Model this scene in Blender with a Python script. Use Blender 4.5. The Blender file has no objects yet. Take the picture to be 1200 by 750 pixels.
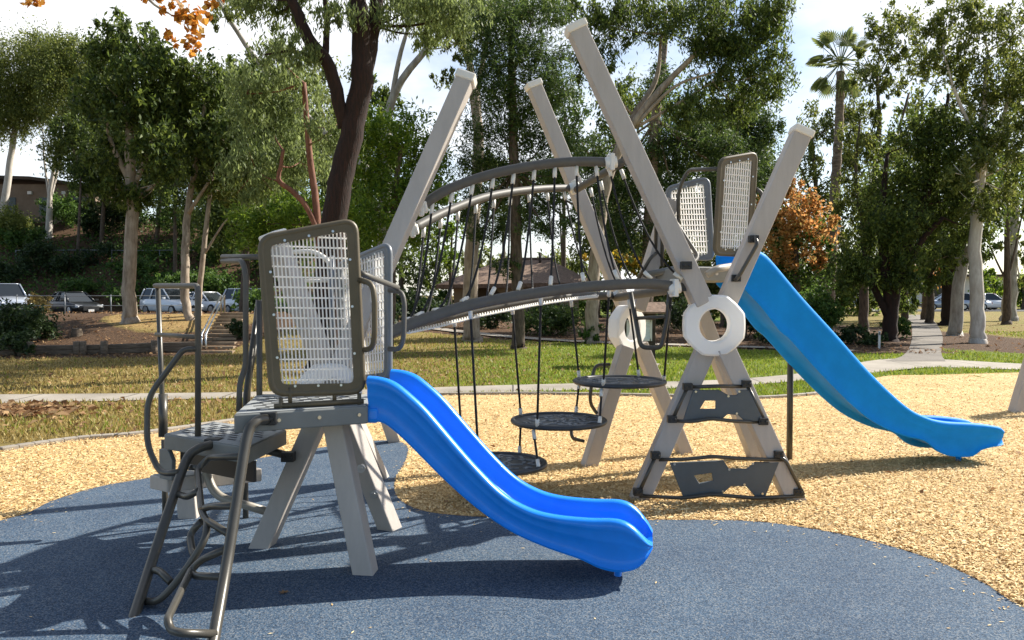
import bpy, math, random
import numpy as np
from mathutils import Vector, Matrix
from mathutils.geometry import tessellate_polygon

SC = bpy.context.scene
COL = SC.collection
rng = np.random.default_rng(7)
random.seed(7)

# ------------------------------------------------------------------ camera
F_PX, CAM_H, HOR = 933.0, 1.6, 345.0
PITCH = math.atan((375 - HOR) / F_PX)
_F = Vector((0, math.cos(PITCH), -math.sin(PITCH)))
_U = Vector((0, math.sin(PITCH), math.cos(PITCH)))
CAM = Vector((0, 0, CAM_H))


def ray(px, py):
    return _F + Vector((1, 0, 0)) * ((px - 600) / F_PX) + _U * (-(py - 375) / F_PX)


def P(px, py, d):
    r = ray(px, py)
    return CAM + r * (d / r.y)


def G(px, py, z=0.0):
    r = ray(px, py)
    return CAM + r * ((z - CAM_H) / r.z)


def ON(px, py, p0, n):
    r = ray(px, py)
    return CAM + r * ((p0 - CAM).dot(n) / r.dot(n))


cam = bpy.data.cameras.new('camera')
cam.sensor_width = 36
cam.lens = 36 * F_PX / 1200
cam.clip_start = 0.05
cam.clip_end = 2500
co = bpy.data.objects.new('camera', cam)
COL.objects.link(co)
co.location = CAM
co.rotation_euler = (math.pi / 2 - PITCH, 0, 0)
SC.camera = co

# ------------------------------------------------------------------ light
AZ, EL = 62, 39
SUN_DIR = Vector((math.sin(math.radians(AZ)) * math.cos(math.radians(EL)),
                  math.cos(math.radians(AZ)) * math.cos(math.radians(EL)), math.sin(math.radians(EL))))
sl = bpy.data.lights.new('sun', 'SUN')
sl.energy = 5.0
sl.angle = math.radians(0.53)
sl.color = (1.0, 0.95, 0.86)
so = bpy.data.objects.new('sun', sl)
COL.objects.link(so)
so.rotation_euler = SUN_DIR.to_track_quat('Z', 'Y').to_euler()
so.location = SUN_DIR * 40

w = bpy.data.worlds.new('World')
SC.world = w
w.use_nodes = True
nt = w.node_tree
bg = nt.nodes['Background']
bg.inputs[1].default_value = 0.09
sky = nt.nodes.new('ShaderNodeTexSky')
sky.sky_type = 'NISHITA'
sky.sun_disc = False
sky.sun_elevation = math.radians(EL)
sky.sun_rotation = math.radians(AZ)
sky.air_density = 1.0
sky.dust_density = 0.6
tc = nt.nodes.new('ShaderNodeTexCoord')
mp = nt.nodes.new('ShaderNodeMapping')
mp.inputs['Scale'].default_value = (1.0, 1.0, 2.2)
mp.inputs['Location'].default_value = (0.35, 0.1, 0.0)
nz = nt.nodes.new('ShaderNodeTexNoise')
nz.inputs['Scale'].default_value = 2.3
nz.inputs['Detail'].default_value = 7
nz.inputs['Roughness'].default_value = 0.55
cr = nt.nodes.new('ShaderNodeValToRGB')
cr.color_ramp.elements[0].position = 0.49
cr.color_ramp.elements[0].color = (0.03, 0.03, 0.03, 1)
cr.color_ramp.elements[1].position = 0.68
cr.color_ramp.elements[1].color = (0.92, 0.92, 0.92, 1)
mx = nt.nodes.new('ShaderNodeMix')
mx.data_type = 'RGBA'
mx.inputs[7].default_value = (7.4, 7.5, 7.7, 1)
nt.links.new(tc.outputs['Generated'], mp.inputs[0])
nt.links.new(mp.outputs[0], nz.inputs['Vector'])
sx = nt.nodes.new('ShaderNodeSeparateXYZ')
nt.links.new(tc.outputs['Generated'], sx.inputs[0])
ma = nt.nodes.new('ShaderNodeMath')
ma.operation = 'MULTIPLY_ADD'
ma.inputs[1].default_value = 0.13
nt.links.new(sx.outputs['Y'], ma.inputs[0])
nt.links.new(nz.outputs[0], ma.inputs[2])
nt.links.new(ma.outputs[0], cr.inputs[0])
nt.links.new(cr.outputs[0], mx.inputs[0])
nt.links.new(sky.outputs[0], mx.inputs[6])
nt.links.new(mx.outputs[2], bg.inputs[0])
SC.view_settings.view_transform = 'Standard'
SC.view_settings.look = 'None'
SC.view_settings.exposure = 1.0
SC.view_settings.gamma = 1
SC.view_settings.use_curve_mapping = False
SC.render.engine = 'CYCLES'
SC.cycles.max_bounces = 6
SC.cycles.diffuse_bounces = 3
SC.cycles.transmission_bounces = 4
SC.cycles.transparent_max_bounces = 4
SC.cycles.use_denoising = True

# ------------------------------------------------------------------ materials
MATS = {}


def mat(name, col, rough=0.6, metal=0.0, var=0.0, vscale=8.0, bump=0.0, bscale=60.0, coat=0.0, transl=0.0, col2=None,
        stretch=None, spec=0.5, detail=5):
    m = bpy.data.materials.new(name)
    m.use_nodes = True
    t = m.node_tree
    b = t.nodes['Principled BSDF']
    b.inputs['Roughness'].default_value = rough
    b.inputs['Metallic'].default_value = metal
    b.inputs['Base Color'].default_value = (*col, 1)
    b.inputs['Specular IOR Level'].default_value = spec
    if coat:
        b.inputs['Coat Weight'].default_value = coat
        b.inputs['Coat Roughness'].default_value = 0.08
    if var or bump or col2:
        c = t.nodes.new('ShaderNodeTexCoord')
        src = c.outputs['Object']
        if stretch:
            mpn = t.nodes.new('ShaderNodeMapping')
            mpn.inputs['Scale'].default_value = stretch
            t.links.new(src, mpn.inputs[0])
            src = mpn.outputs[0]
        if var or col2:
            n = t.nodes.new('ShaderNodeTexNoise')
            n.inputs['Scale'].default_value = vscale
            n.inputs['Detail'].default_value = detail
            n.inputs['Roughness'].default_value = 0.65
            t.links.new(src, n.inputs['Vector'])
            r = t.nodes.new('ShaderNodeValToRGB')
            a = col
            z = col2 or tuple(x * (1 + var) for x in col)
            if not col2:
                a = tuple(x * (1 - var) for x in col)
            r.color_ramp.elements[0].position = 0.36
            r.color_ramp.elements[1].position = 0.64
            r.color_ramp.elements[0].color = (*a, 1)
            r.color_ramp.elements[1].color = (*z, 1)
            t.links.new(n.outputs[0], r.inputs[0])
            t.links.new(r.outputs[0], b.inputs['Base Color'])
        if bump:
            n2 = t.nodes.new('ShaderNodeTexNoise')
            n2.inputs['Scale'].default_value = bscale
            n2.inputs['Detail'].default_value = 4
            t.links.new(src, n2.inputs['Vector'])
            bp = t.nodes.new('ShaderNodeBump')
            bp.inputs['Strength'].default_value = bump
            bp.inputs['Distance'].default_value = 0.02
            t.links.new(n2.outputs[0], bp.inputs['Height'])
            t.links.new(bp.outputs[0], b.inputs['Normal'])
    if transl:
        tr = t.nodes.new('ShaderNodeBsdfTranslucent')
        tr.inputs[0].default_value = (*[min(1, x * 1.1) for x in col], 1)
        ms = t.nodes.new('ShaderNodeMixShader')
        ms.inputs[0].default_value = transl
        t.links.new(b.outputs[0], ms.inputs[1])
        t.links.new(tr.outputs[0], ms.inputs[2])
        t.links.new(ms.outputs[0], t.nodes['Material Output'].inputs[0])
    MATS[name] = m
    return m


def leaf_mat(name, cols, transl=0.35, rough=0.55):
    m = bpy.data.materials.new(name)
    m.use_nodes = True
    t = m.node_tree
    b = t.nodes['Principled BSDF']
    b.inputs['Roughness'].default_value = rough
    b.inputs['Specular IOR Level'].default_value = 0.35
    g = t.nodes.new('ShaderNodeNewGeometry')
    r = t.nodes.new('ShaderNodeValToRGB')
    els = r.color_ramp.elements
    while len(els) < len(cols):
        els.new(0.5)
    for i, c in enumerate(cols):
        els[i].position = i / (len(cols) - 1)
        els[i].color = (*c, 1)
    t.links.new(g.outputs['Random Per Island'], r.inputs[0])
    t.links.new(r.outputs[0], b.inputs['Base Color'])
    tr = t.nodes.new('ShaderNodeBsdfTranslucent')
    hs = t.nodes.new('ShaderNodeHueSaturation')
    hs.inputs['Hue'].default_value = 0.485
    hs.inputs['Value'].default_value = 1.5
    t.links.new(r.outputs[0], hs.inputs['Color'])
    t.links.new(hs.outputs[0], tr.inputs[0])
    ms = t.nodes.new('ShaderNodeMixShader')
    ms.inputs[0].default_value = transl
    t.links.new(b.outputs[0], ms.inputs[1])
    t.links.new(tr.outputs[0], ms.inputs[2])
    t.links.new(ms.outputs[0], t.nodes['Material Output'].inputs[0])
    MATS[name] = m
    return m


mat('post', (0.44, 0.395, 0.35), 0.58, var=0.06, vscale=9, bump=0.10, bscale=160, stretch=(1.4, 1.4, 0.22), detail=9)
mat('cap', (0.74, 0.70, 0.62), 0.5, var=0.04)
mat('white', (0.90, 0.885, 0.85), 0.5, var=0.02, vscale=4, transl=0.28)
mat('meshwhite', (0.88, 0.87, 0.85), 0.5, transl=0.62)
mat('tube', (0.075, 0.068, 0.055), 0.34, metal=0.3, var=0.08, vscale=14, bump=0.03, bscale=220)
mat('railtube', (0.105, 0.098, 0.085), 0.55, metal=0.1, var=0.08, vscale=10, spec=0.3)
mat('bronze', (0.105, 0.083, 0.048), 0.5, metal=0.15, var=0.08, vscale=9, bump=0.04, bscale=200)
mat('greyframe', (0.17, 0.18, 0.19), 0.45, metal=0.2, var=0.06)
mat('deck', (0.27, 0.28, 0.275), 0.6, var=0.10, vscale=12, bump=0.12, bscale=190)
mat('deckface', (0.18, 0.185, 0.175), 0.6, var=0.07, vscale=7)
mat('deckhole', (0.03, 0.03, 0.03), 0.8)
mat('plate', (0.085, 0.098, 0.105), 0.5, var=0.07, vscale=6)
mat('black', (0.018, 0.018, 0.018), 0.5)
mat('steel', (0.55, 0.55, 0.54), 0.28, metal=1.0)
mat('rope', (0.012, 0.012, 0.013), 0.75, bump=0.5, bscale=400)
mat('disc', (0.035, 0.038, 0.042), 0.45, var=0.2, vscale=16)
mat('discsheen', (0.20, 0.21, 0.22), 0.5, var=0.2, vscale=30)  # tread bars: paler grey paints in the sky reflected on the disc
mat('tanpipe', (0.32, 0.29, 0.24), 0.4, var=0.05)
mat('slide', (0.008, 0.225, 0.80), 0.33, var=0.07, vscale=5, detail=9, bump=0.02, bscale=35, coat=0.15, spec=0.35)
mat('slidefar', (0.006, 0.240, 0.72), 0.55, var=0.07, vscale=5, detail=9, bump=0.02, bscale=35, spec=0.08)
mat('concrete', (0.23, 0.20, 0.16), 0.85, col2=(0.33, 0.29, 0.235), vscale=0.9, bump=0.15, bscale=40)
mat('shadedpath', (0.115, 0.098, 0.080), 0.9, col2=(0.19, 0.165, 0.135), vscale=0.7, bump=0.15, bscale=40)  # side path: concrete tone darkened to stand in for tree shade
mat('asphalt', (0.05, 0.05, 0.05), 0.9, var=0.2, vscale=1)
mat('timber', (0.10, 0.075, 0.05), 0.9, col2=(0.20, 0.15, 0.105), vscale=5, bump=0.5, bscale=25, stretch=(0.4, 4, 4))
mat('stepwood', (0.17, 0.12, 0.075), 0.9, col2=(0.30, 0.22, 0.145), vscale=3, bump=0.3, bscale=25)
mat('stucco', (0.34, 0.25, 0.17), 0.9, col2=(0.27, 0.20, 0.14), vscale=0.7, bump=0.15, bscale=40)
mat('brownwall', (0.16, 0.115, 0.08), 0.9, col2=(0.22, 0.16, 0.115), vscale=0.8)
mat('shingle', (0.12, 0.075, 0.05), 0.9, col2=(0.24, 0.155, 0.105), vscale=9, bump=0.6, bscale=14)
mat('darkwood', (0.05, 0.035, 0.025), 0.85, var=0.3)
mat('whitewall', (0.65, 0.63, 0.6), 0.8, var=0.05)
mat('glass', (0.02, 0.025, 0.03), 0.12, spec=0.35)
mat('carwhite', (0.74, 0.75, 0.76), 0.3, coat=0.8)
mat('carblack', (0.008, 0.009, 0.010), 0.3, coat=0.15, spec=0.3)
mat('carsilver', (0.42, 0.46, 0.52), 0.28, metal=0.4, coat=0.6)
mat('carred', (0.38, 0.02, 0.02), 0.25, coat=0.8)
mat('tyre', (0.02, 0.02, 0.02), 0.85)
mat('rim', (0.45, 0.46, 0.47), 0.35, metal=0.8)
mat('lamp', (0.75, 0.77, 0.8), 0.1, spec=0.9)
mat('boardpaper', (0.62, 0.66, 0.68), 0.5, var=0.12, vscale=14)
mat('bark_pale', (0.22, 0.165, 0.115), 0.85, col2=(0.42, 0.34, 0.26), vscale=5, bump=0.3, bscale=20, stretch=(2, 2, 0.5))
mat('bark_white', (0.42, 0.36, 0.30), 0.85, col2=(0.60, 0.55, 0.48), vscale=4, bump=0.25, bscale=18, stretch=(2, 2, 0.5))
mat('bark_grey', (0.23, 0.20, 0.165), 0.85, col2=(0.40, 0.37, 0.32), vscale=4, bump=0.3, bscale=18, stretch=(2, 2, 0.5))
mat('bark_dark', (0.012, 0.007, 0.005), 0.95, col2=(0.034, 0.014, 0.009), vscale=10, bump=1.0, bscale=18, stretch=(2.6, 2.6, 0.35))
mat('bark_red', (0.12, 0.045, 0.028), 0.8, col2=(0.26, 0.11, 0.065), vscale=7, bump=0.4, bscale=22, stretch=(2, 2, 0.5))
mat('bark_brown', (0.055, 0.038, 0.026), 0.9, col2=(0.14, 0.10, 0.07), vscale=8, bump=0.7, bscale=20, stretch=(2, 2, 0.5))
mat('bark_palm', (0.13, 0.09, 0.06), 0.9, col2=(0.30, 0.23, 0.165), vscale=6, bump=0.9, bscale=9, stretch=(0.6, 0.6, 3))

leaf_mat('leaf_euc', [(0.0394, 0.0588, 0.0104), (0.092, 0.1261, 0.0231), (0.1971, 0.2172, 0.0523)], 0.5)
leaf_mat('leaf_euc_dark', [(0.0237, 0.042, 0.0084), (0.063, 0.1008, 0.0179), (0.1445, 0.1891, 0.0377)], 0.5)
leaf_mat('leaf_olive', [(0.0644, 0.0837, 0.0154), (0.1352, 0.1691, 0.0331), (0.2318, 0.2577, 0.0662)], 0.5)
leaf_mat('leaf_grey', [(0.0709, 0.0966, 0.0331), (0.1417, 0.1901, 0.0607), (0.2447, 0.306, 0.1103)], 0.5)
leaf_mat('leaf_pine', [(0.0197, 0.0412, 0.0099), (0.0493, 0.0914, 0.0186), (0.1196, 0.1751, 0.0395)], 0.36)
leaf_mat('leaf_bright', [(0.044, 0.0955, 0.009), (0.1006, 0.1783, 0.016), (0.201, 0.2802, 0.0319)], 0.5)
leaf_mat('leaf_shrub', [(0.0253, 0.0607, 0.011), (0.0575, 0.1215, 0.0198), (0.115, 0.189, 0.0385)], 0.42)
leaf_mat('leaf_darkshrub', [(0.012, 0.027, 0.0088), (0.0264, 0.0513, 0.0143), (0.054, 0.0878, 0.0242)], 0.32)
leaf_mat('leaf_orange', [(0.2244, 0.116, 0.027), (0.4692, 0.2376, 0.0594), (0.5712, 0.3646, 0.1296), (0.1836, 0.1768, 0.0432)], 0.5)
leaf_mat('leaf_yellow', [(0.30, 0.20, 0.015), (0.48, 0.34, 0.025), (0.25, 0.26, 0.03)], 0.45)
leaf_mat('leaf_amber', [(0.25, 0.10, 0.015), (0.46, 0.21, 0.025), (0.50, 0.32, 0.06)], 0.5)
leaf_mat('leaf_palm', [(0.075, 0.115, 0.030), (0.14, 0.185, 0.055), (0.22, 0.23, 0.09)], 0.35)
leaf_mat('leaf_dead', [(0.13, 0.07, 0.03), (0.24, 0.135, 0.06), (0.38, 0.25, 0.12)], 0.2, 0.8)
leaf_mat('blade_green', [(0.095, 0.145, 0.012), (0.170, 0.240, 0.020), (0.25, 0.28, 0.045)], 0.35)
leaf_mat('blade_dry', [(0.15, 0.115, 0.03), (0.29, 0.22, 0.06), (0.42, 0.33, 0.12)], 0.3)
leaf_mat('chip', [(0.34, 0.20, 0.08), (0.60, 0.41, 0.175), (0.72, 0.53, 0.255), (0.80, 0.65, 0.37)], 0.05, 0.8)


def granular(name, cols, scale, big=None, heap=0.0, bump=0.6, rough=0.9, bdist=0.01, bigscale=0.6, bigpos=(0.42, 0.62), stretch=None):
    """a ground made of many little grains: voronoi cells take colours from a ramp, noise mottles them"""
    m = bpy.data.materials.new(name)
    m.use_nodes = True
    t = m.node_tree
    b = t.nodes['Principled BSDF']
    b.inputs['Roughness'].default_value = rough
    b.inputs['Specular IOR Level'].default_value = 0.3
    c = t.nodes.new('ShaderNodeTexCoord')
    src = c.outputs['Object']
    wn = t.nodes.new('ShaderNodeTexNoise')
    wn.inputs['Scale'].default_value = scale * 0.35
    wn.inputs['Detail'].default_value = 3
    t.links.new(src, wn.inputs['Vector'])
    mxv = t.nodes.new('ShaderNodeMix')
    mxv.data_type = 'VECTOR'
    mxv.inputs[0].default_value = 1.6 / scale
    t.links.new(src, mxv.inputs[4])
    t.links.new(wn.outputs['Color'], mxv.inputs[5])
    v = t.nodes.new('ShaderNodeTexVoronoi')
    v.inputs['Scale'].default_value = scale
    vsrc = mxv.outputs[1]
    if stretch:
        mpn = t.nodes.new('ShaderNodeMapping')
        mpn.inputs['Scale'].default_value = stretch
        mpn.inputs['Rotation'].default_value = (0, 0, 0.6)
        t.links.new(vsrc, mpn.inputs[0])
        vsrc = mpn.outputs[0]
    t.links.new(vsrc, v.inputs['Vector'])
    sp = t.nodes.new('ShaderNodeSeparateColor')
    t.links.new(v.outputs['Color'], sp.inputs[0])
    r = t.nodes.new('ShaderNodeValToRGB')
    els = r.color_ramp.elements
    while len(els) < len(cols):
        els.new(0.5)
    for i, cc in enumerate(cols):
        els[i].position = i / (len(cols) - 1)
        els[i].color = (*cc, 1)
    t.links.new(sp.outputs[0], r.inputs[0])
    last = r.outputs[0]
    if big:
        n = t.nodes.new('ShaderNodeTexNoise')
        n.inputs['Scale'].default_value = bigscale
        n.inputs['Detail'].default_value = 6
        n.inputs['Roughness'].default_value = 0.65
        t.links.new(src, n.inputs['Vector'])
        r2 = t.nodes.new('ShaderNodeValToRGB')
        r2.color_ramp.elements[0].position = bigpos[0]
        r2.color_ramp.elements[1].position = bigpos[1]
        r2.color_ramp.elements[0].color = (1, 1, 1, 1)
        r2.color_ramp.elements[1].color = (*big, 1)
        t.links.new(n.outputs[0], r2.inputs[0])
        mm = t.nodes.new('ShaderNodeMix')
        mm.data_type = 'RGBA'
        mm.blend_type = 'MULTIPLY'
        mm.inputs[0].default_value = 1
        t.links.new(last, mm.inputs[6])
        t.links.new(r2.outputs[0], mm.inputs[7])
        last = mm.outputs[2]
    t.links.new(last, b.inputs['Base Color'])
    bp = t.nodes.new('ShaderNodeBump')
    bp.inputs['Strength'].default_value = bump
    bp.inputs['Distance'].default_value = bdist
    t.links.new(v.outputs['Distance'], bp.inputs['Height'])
    if heap:
        hn = t.nodes.new('ShaderNodeTexNoise')
        hn.inputs['Scale'].default_value = 3.2
        hn.inputs['Detail'].default_value = 5
        t.links.new(src, hn.inputs['Vector'])
        hb_ = t.nodes.new('ShaderNodeBump')
        hb_.inputs['Strength'].default_value = 0.7
        hb_.inputs['Distance'].default_value = heap
        t.links.new(hn.outputs[0], hb_.inputs['Height'])
        t.links.new(hb_.outputs[0], bp.inputs['Normal'])
    t.links.new(bp.outputs[0], b.inputs['Normal'])
    MATS[name] = m
    return m


def joints(name, pitch):
    t = MATS[name].node_tree
    bs = t.nodes['Principled BSDF']
    src = bs.inputs['Base Color'].links[0].from_socket
    c = t.nodes.new('ShaderNodeTexCoord')
    sx_ = t.nodes.new('ShaderNodeSeparateXYZ')
    t.links.new(c.outputs['Object'], sx_.inputs[0])
    m1 = t.nodes.new('ShaderNodeMath')
    m1.operation = 'DIVIDE'
    m1.inputs[1].default_value = pitch
    t.links.new(sx_.outputs['X'], m1.inputs[0])
    m2 = t.nodes.new('ShaderNodeMath')
    m2.operation = 'FRACT'
    t.links.new(m1.outputs[0], m2.inputs[0])
    m3 = t.nodes.new('ShaderNodeMath')
    m3.operation = 'LESS_THAN'
    m3.inputs[1].default_value = 0.03 / pitch
    t.links.new(m2.outputs[0], m3.inputs[0])
    m4 = t.nodes.new('ShaderNodeMix')
    m4.data_type = 'RGBA'
    m4.inputs[7].default_value = (0.07, 0.06, 0.05, 1)
    t.links.new(m3.outputs[0], m4.inputs[0])
    t.links.new(src, m4.inputs[6])
    t.links.new(m4.outputs[2], bs.inputs['Base Color'])


joints('concrete', 1.5)


granular('woodchips', [(0.36, 0.225, 0.088), (0.56, 0.385, 0.165), (0.67, 0.485, 0.235), (0.74, 0.57, 0.31)], 60,
         big=(0.86, 0.83, 0.78), bump=0.7, bdist=0.012, heap=0.11, bigscale=0.7, stretch=(0.55, 1.5, 1))
granular('bluerubber', [(0.016, 0.026, 0.042), (0.040, 0.074, 0.120), (0.062, 0.102, 0.152), (0.19, 0.20, 0.205)], 170,
         big=(0.72, 0.76, 0.82), bump=0.35, bdist=0.004, bigscale=0.9)

# terrain: cover chosen by painted ground-cover weights
tm = bpy.data.materials.new('terrain')
tm.use_nodes = True
t = tm.node_tree
b = t.nodes['Principled BSDF']
b.inputs['Roughness'].default_value = 0.95
b.inputs['Specular IOR Level'].default_value = 0.2
c = t.nodes.new('ShaderNodeTexCoord')


def tn(scale, detail=5, rough=0.65):
    n = t.nodes.new('ShaderNodeTexNoise')
    n.inputs['Scale'].default_value = scale
    n.inputs['Detail'].default_value = detail
    n.inputs['Roughness'].default_value = rough
    t.links.new(c.outputs['Object'], n.inputs['Vector'])
    return n.outputs[0]


def tramp(src, stops):
    r = t.nodes.new('ShaderNodeValToRGB')
    els = r.color_ramp.elements
    while len(els) < len(stops):
        els.new(0.5)
    for e, (p, cc) in zip(els, stops):
        e.position = p
        e.color = (*cc, 1)
    t.links.new(src, r.inputs[0])
    return r.outputs[0]


def tmix(f, a, z):
    m = t.nodes.new('ShaderNodeMix')
    m.data_type = 'RGBA'
    t.links.new(f, m.inputs[0])
    t.links.new(a, m.inputs[6])
    t.links.new(z, m.inputs[7])
    return m.outputs[2]


def tattr(name, noise_scale, amp=0.9):
    a = t.nodes.new('ShaderNodeAttribute')
    a.attribute_name = name
    m1 = t.nodes.new('ShaderNodeMath')
    m1.operation = 'MULTIPLY_ADD'
    t.links.new(tn(noise_scale, 6, 0.7), m1.inputs[0])
    m1.inputs[1].default_value = amp
    m1.inputs[2].default_value = -amp / 2
    m2 = t.nodes.new('ShaderNodeMath')
    m2.operation = 'ADD'
    t.links.new(a.outputs['Fac'], m2.inputs[0])
    t.links.new(m1.outputs[0], m2.inputs[1])
    mr = t.nodes.new('ShaderNodeMapRange')
    mr.inputs[1].default_value = 0.4
    mr.inputs[2].default_value = 0.6
    t.links.new(m2.outputs[0], mr.inputs[0])
    return mr.outputs[0]


green = tramp(tn(14, 6, 0.75), [(0.3, (0.065, 0.095, 0.008)), (0.5, (0.135, 0.175, 0.014)), (0.7, (0.19, 0.215, 0.028))])
dry = tramp(tn(9, 6, 0.75), [(0.3, (0.115, 0.085, 0.025)), (0.5, (0.215, 0.160, 0.050)), (0.7, (0.33, 0.245, 0.09))])
mulch = tramp(tn(16, 7, 0.8), [(0.32, (0.028, 0.017, 0.010)), (0.5, (0.085, 0.048, 0.026)), (0.68, (0.19, 0.115, 0.062))])
straw = tramp(tn(12, 6, 0.75), [(0.3, (0.20, 0.125, 0.045)), (0.7, (0.44, 0.30, 0.12))])
g1 = tmix(tattr('dry', 0.8, 1.1), green, dry)
g2 = tmix(tattr('straw', 0.9, 0.8), g1, straw)
g3 = tmix(tattr('mulch', 1.1, 0.6), g2, mulch)
t.links.new(g3, b.inputs['Base Color'])
bp = t.nodes.new('ShaderNodeBump')
bp.inputs['Strength'].default_value = 0.8
bp.inputs['Distance'].default_value = 0.05
t.links.new(tn(22, 6, 0.8), bp.inputs['Height'])
t.links.new(bp.outputs[0], b.inputs['Normal'])
MATS['terrain'] = tm

# ------------------------------------------------------------------ building helpers
ORIGIN = {}


def tag(o, label=None, cat=None, group=None, kind=None):
    if label:
        o['label'] = label
    if cat:
        o['category'] = cat
    if group:
        o['group'] = group
    if kind:
        o['kind'] = kind
    return o


def empty(name, loc, label=None, cat=None, group=None):
    o = bpy.data.objects.new(name, None)
    o.empty_display_size = 0.2
    COL.objects.link(o)
    o.location = loc
    ORIGIN[o.name] = Vector(loc)
    return tag(o, label, cat, group)


def link_mesh(name, me, mats, parent=None, origin=None):
    for m in (mats if isinstance(mats, (list, tuple)) else [mats]):
        me.materials.append(MATS[m])
    o = bpy.data.objects.new(name, me)
    COL.objects.link(o)
    origin = origin if origin is not None else Vector((0, 0, 0))
    ORIGIN[o.name] = origin
    if parent is not None:
        o.parent = parent
        o.location = origin - ORIGIN[parent.name]
    else:
        o.location = origin
    return o


class MB:
    def __init__(self):
        self.v, self.f, self.s, self.mi = [], [], [], []
        self.cur = 0

    def face(self, idx, smooth=False):
        self.f.append(tuple(idx))
        self.s.append(smooth)
        self.mi.append(self.cur)

    def box(self, c, ax, ay, az):
        c, ax, ay, az = Vector(c), Vector(ax), Vector(ay), Vector(az)
        if ax.cross(ay).dot(az) < 0:
            ax = -ax
        n = len(self.v)
        for sz in (-1, 1):
            for sy in (-1, 1):
                for sx in (-1, 1):
                    self.v.append(c + ax * sx + ay * sy + az * sz)
        for q in ((0, 2, 3, 1), (4, 5, 7, 6), (0, 1, 5, 4), (2, 6, 7, 3), (0, 4, 6, 2), (1, 3, 7, 5)):
            self.face([n + i for i in q])
        return self

    def beam(self, p0, p1, w, d, hint=(0, -1, 0)):
        p0, p1 = Vector(p0), Vector(p1)
        a = (p1 - p0)
        L = a.length
        a = a.normalized()
        x = a.cross(Vector(hint)).normalized()
        y = x.cross(a).normalized()
        return self.box((p0 + p1) / 2, x * (w / 2), y * (d / 2), a * (L / 2))

    def tube(self, pts, r, seg=10, closed=False, caps=True):
        pts = [Vector(p) for p in pts]
        n = len(pts)
        rs = r if isinstance(r, (list, tuple)) else [r] * n
        tang = []
        for i in range(n):
            if closed:
                tv = pts[(i + 1) % n] - pts[i - 1]
            elif i == 0:
                tv = pts[1] - pts[0]
            elif i == n - 1:
                tv = pts[-1] - pts[-2]
            else:
                tv = (pts[i + 1] - pts[i]).normalized() + (pts[i] - pts[i - 1]).normalized()
            tang.append(tv.normalized() if tv.length > 1e-9 else Vector((0, 0, 1)))
        up = Vector((0, 0, 1)) if abs(tang[0].z) < 0.9 else Vector((1, 0, 0))
        x = tang[0].cross(up).normalized()
        base = len(self.v)
        for i in range(n):
            x = (x - tang[i] * x.dot(tang[i]))
            x = x.normalized() if x.length > 1e-6 else tang[i].orthogonal().normalized()
            y = tang[i].cross(x)
            for k in range(seg):
                a = 2 * math.pi * k / seg
                self.v.append(pts[i] + (x * math.cos(a) + y * math.sin(a)) * rs[i])
        m = n if closed else n - 1
        for i in range(m):
            j = (i + 1) % n
            for k in range(seg):
                l = (k + 1) % seg
                self.face((base + i * seg + k, base + i * seg + l, base + j * seg + l, base + j * seg + k), True)
        if caps and not closed:
            self.face([base + k for k in range(seg)][::-1])
            self.face([base + (n - 1) * seg + k for k in range(seg)])
        return self

    def prism(self, outer, thick, holes=()):
        """outer / holes: lists of 3D points of one plane; extruded by the vector thick"""
        thick = Vector(thick)
        loops = [[Vector(p) for p in outer]] + [[Vector(p) for p in h] for h in holes]
        tris = tessellate_polygon(loops)
        flat = [p for l in loops for p in l]
        n = len(self.v)
        N = len(flat)
        self.v += flat + [p + thick for p in flat]
        # orientation
        nrm = Vector((0, 0, 0))
        for tr in tris:
            nrm += (flat[tr[1]] - flat[tr[0]]).cross(flat[tr[2]] - flat[tr[0]])
        flip = nrm.dot(thick) > 0
        for tr in tris:
            nn = (flat[tr[1]] - flat[tr[0]]).cross(flat[tr[2]] - flat[tr[0]])
            if nn.length < 1e-12:
                continue
            q = list(tr)
            if (nn.dot(thick) > 0):
                q = q[::-1]
            self.face([n + i for i in q])
            self.face([n + N + i for i in q[::-1]])
        o = 0
        for li, l in enumerate(loops):
            k = len(l)
            area = Vector((0, 0, 0))
            for i in range(k):
                area += (l[i] - l[0]).cross(l[(i + 1) % k] - l[0])
            ccw = area.dot(thick) > 0
            if li > 0:
                ccw = not ccw
            for i in range(k):
                a, bb = n + o + i, n + o + (i + 1) % k
                q = (a, bb, bb + N, a + N)
                self.face(q if ccw else q[::-1])
            o += k
        return self

    def sphere(self, c, r, seg=10, rings=6, scale=(1, 1, 1)):
        c = Vector(c)
        n = len(self.v)
        for i in range(rings + 1):
            th = math.pi * i / rings
            for k in range(seg):
                a = 2 * math.pi * k / seg
                self.v.append(c + Vector((math.sin(th) * math.cos(a) * r * scale[0], math.sin(th) * math.sin(a) * r * scale[1],
                                          math.cos(th) * r * scale[2])))
        for i in range(rings):
            for k in range(seg):
                l = (k + 1) % seg
                self.face((n + i * seg + k, n + (i + 1) * seg + k, n + (i + 1) * seg + l, n + i * seg + l), True)
        return self

    def grid(self, rows, closed_u=False, smooth=True, flip=False):
        n = len(self.v)
        W = len(rows[0])
        for r in rows:
            self.v += [Vector(p) for p in r]
        for i in range(len(rows) - 1):
            for k in range(W if closed_u else W - 1):
                l = (k + 1) % W
                q = (n + i * W + k, n + i * W + l, n + (i + 1) * W + l, n + (i + 1) * W + k)
                self.face(q[::-1] if flip else q, smooth)
        return self

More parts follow.
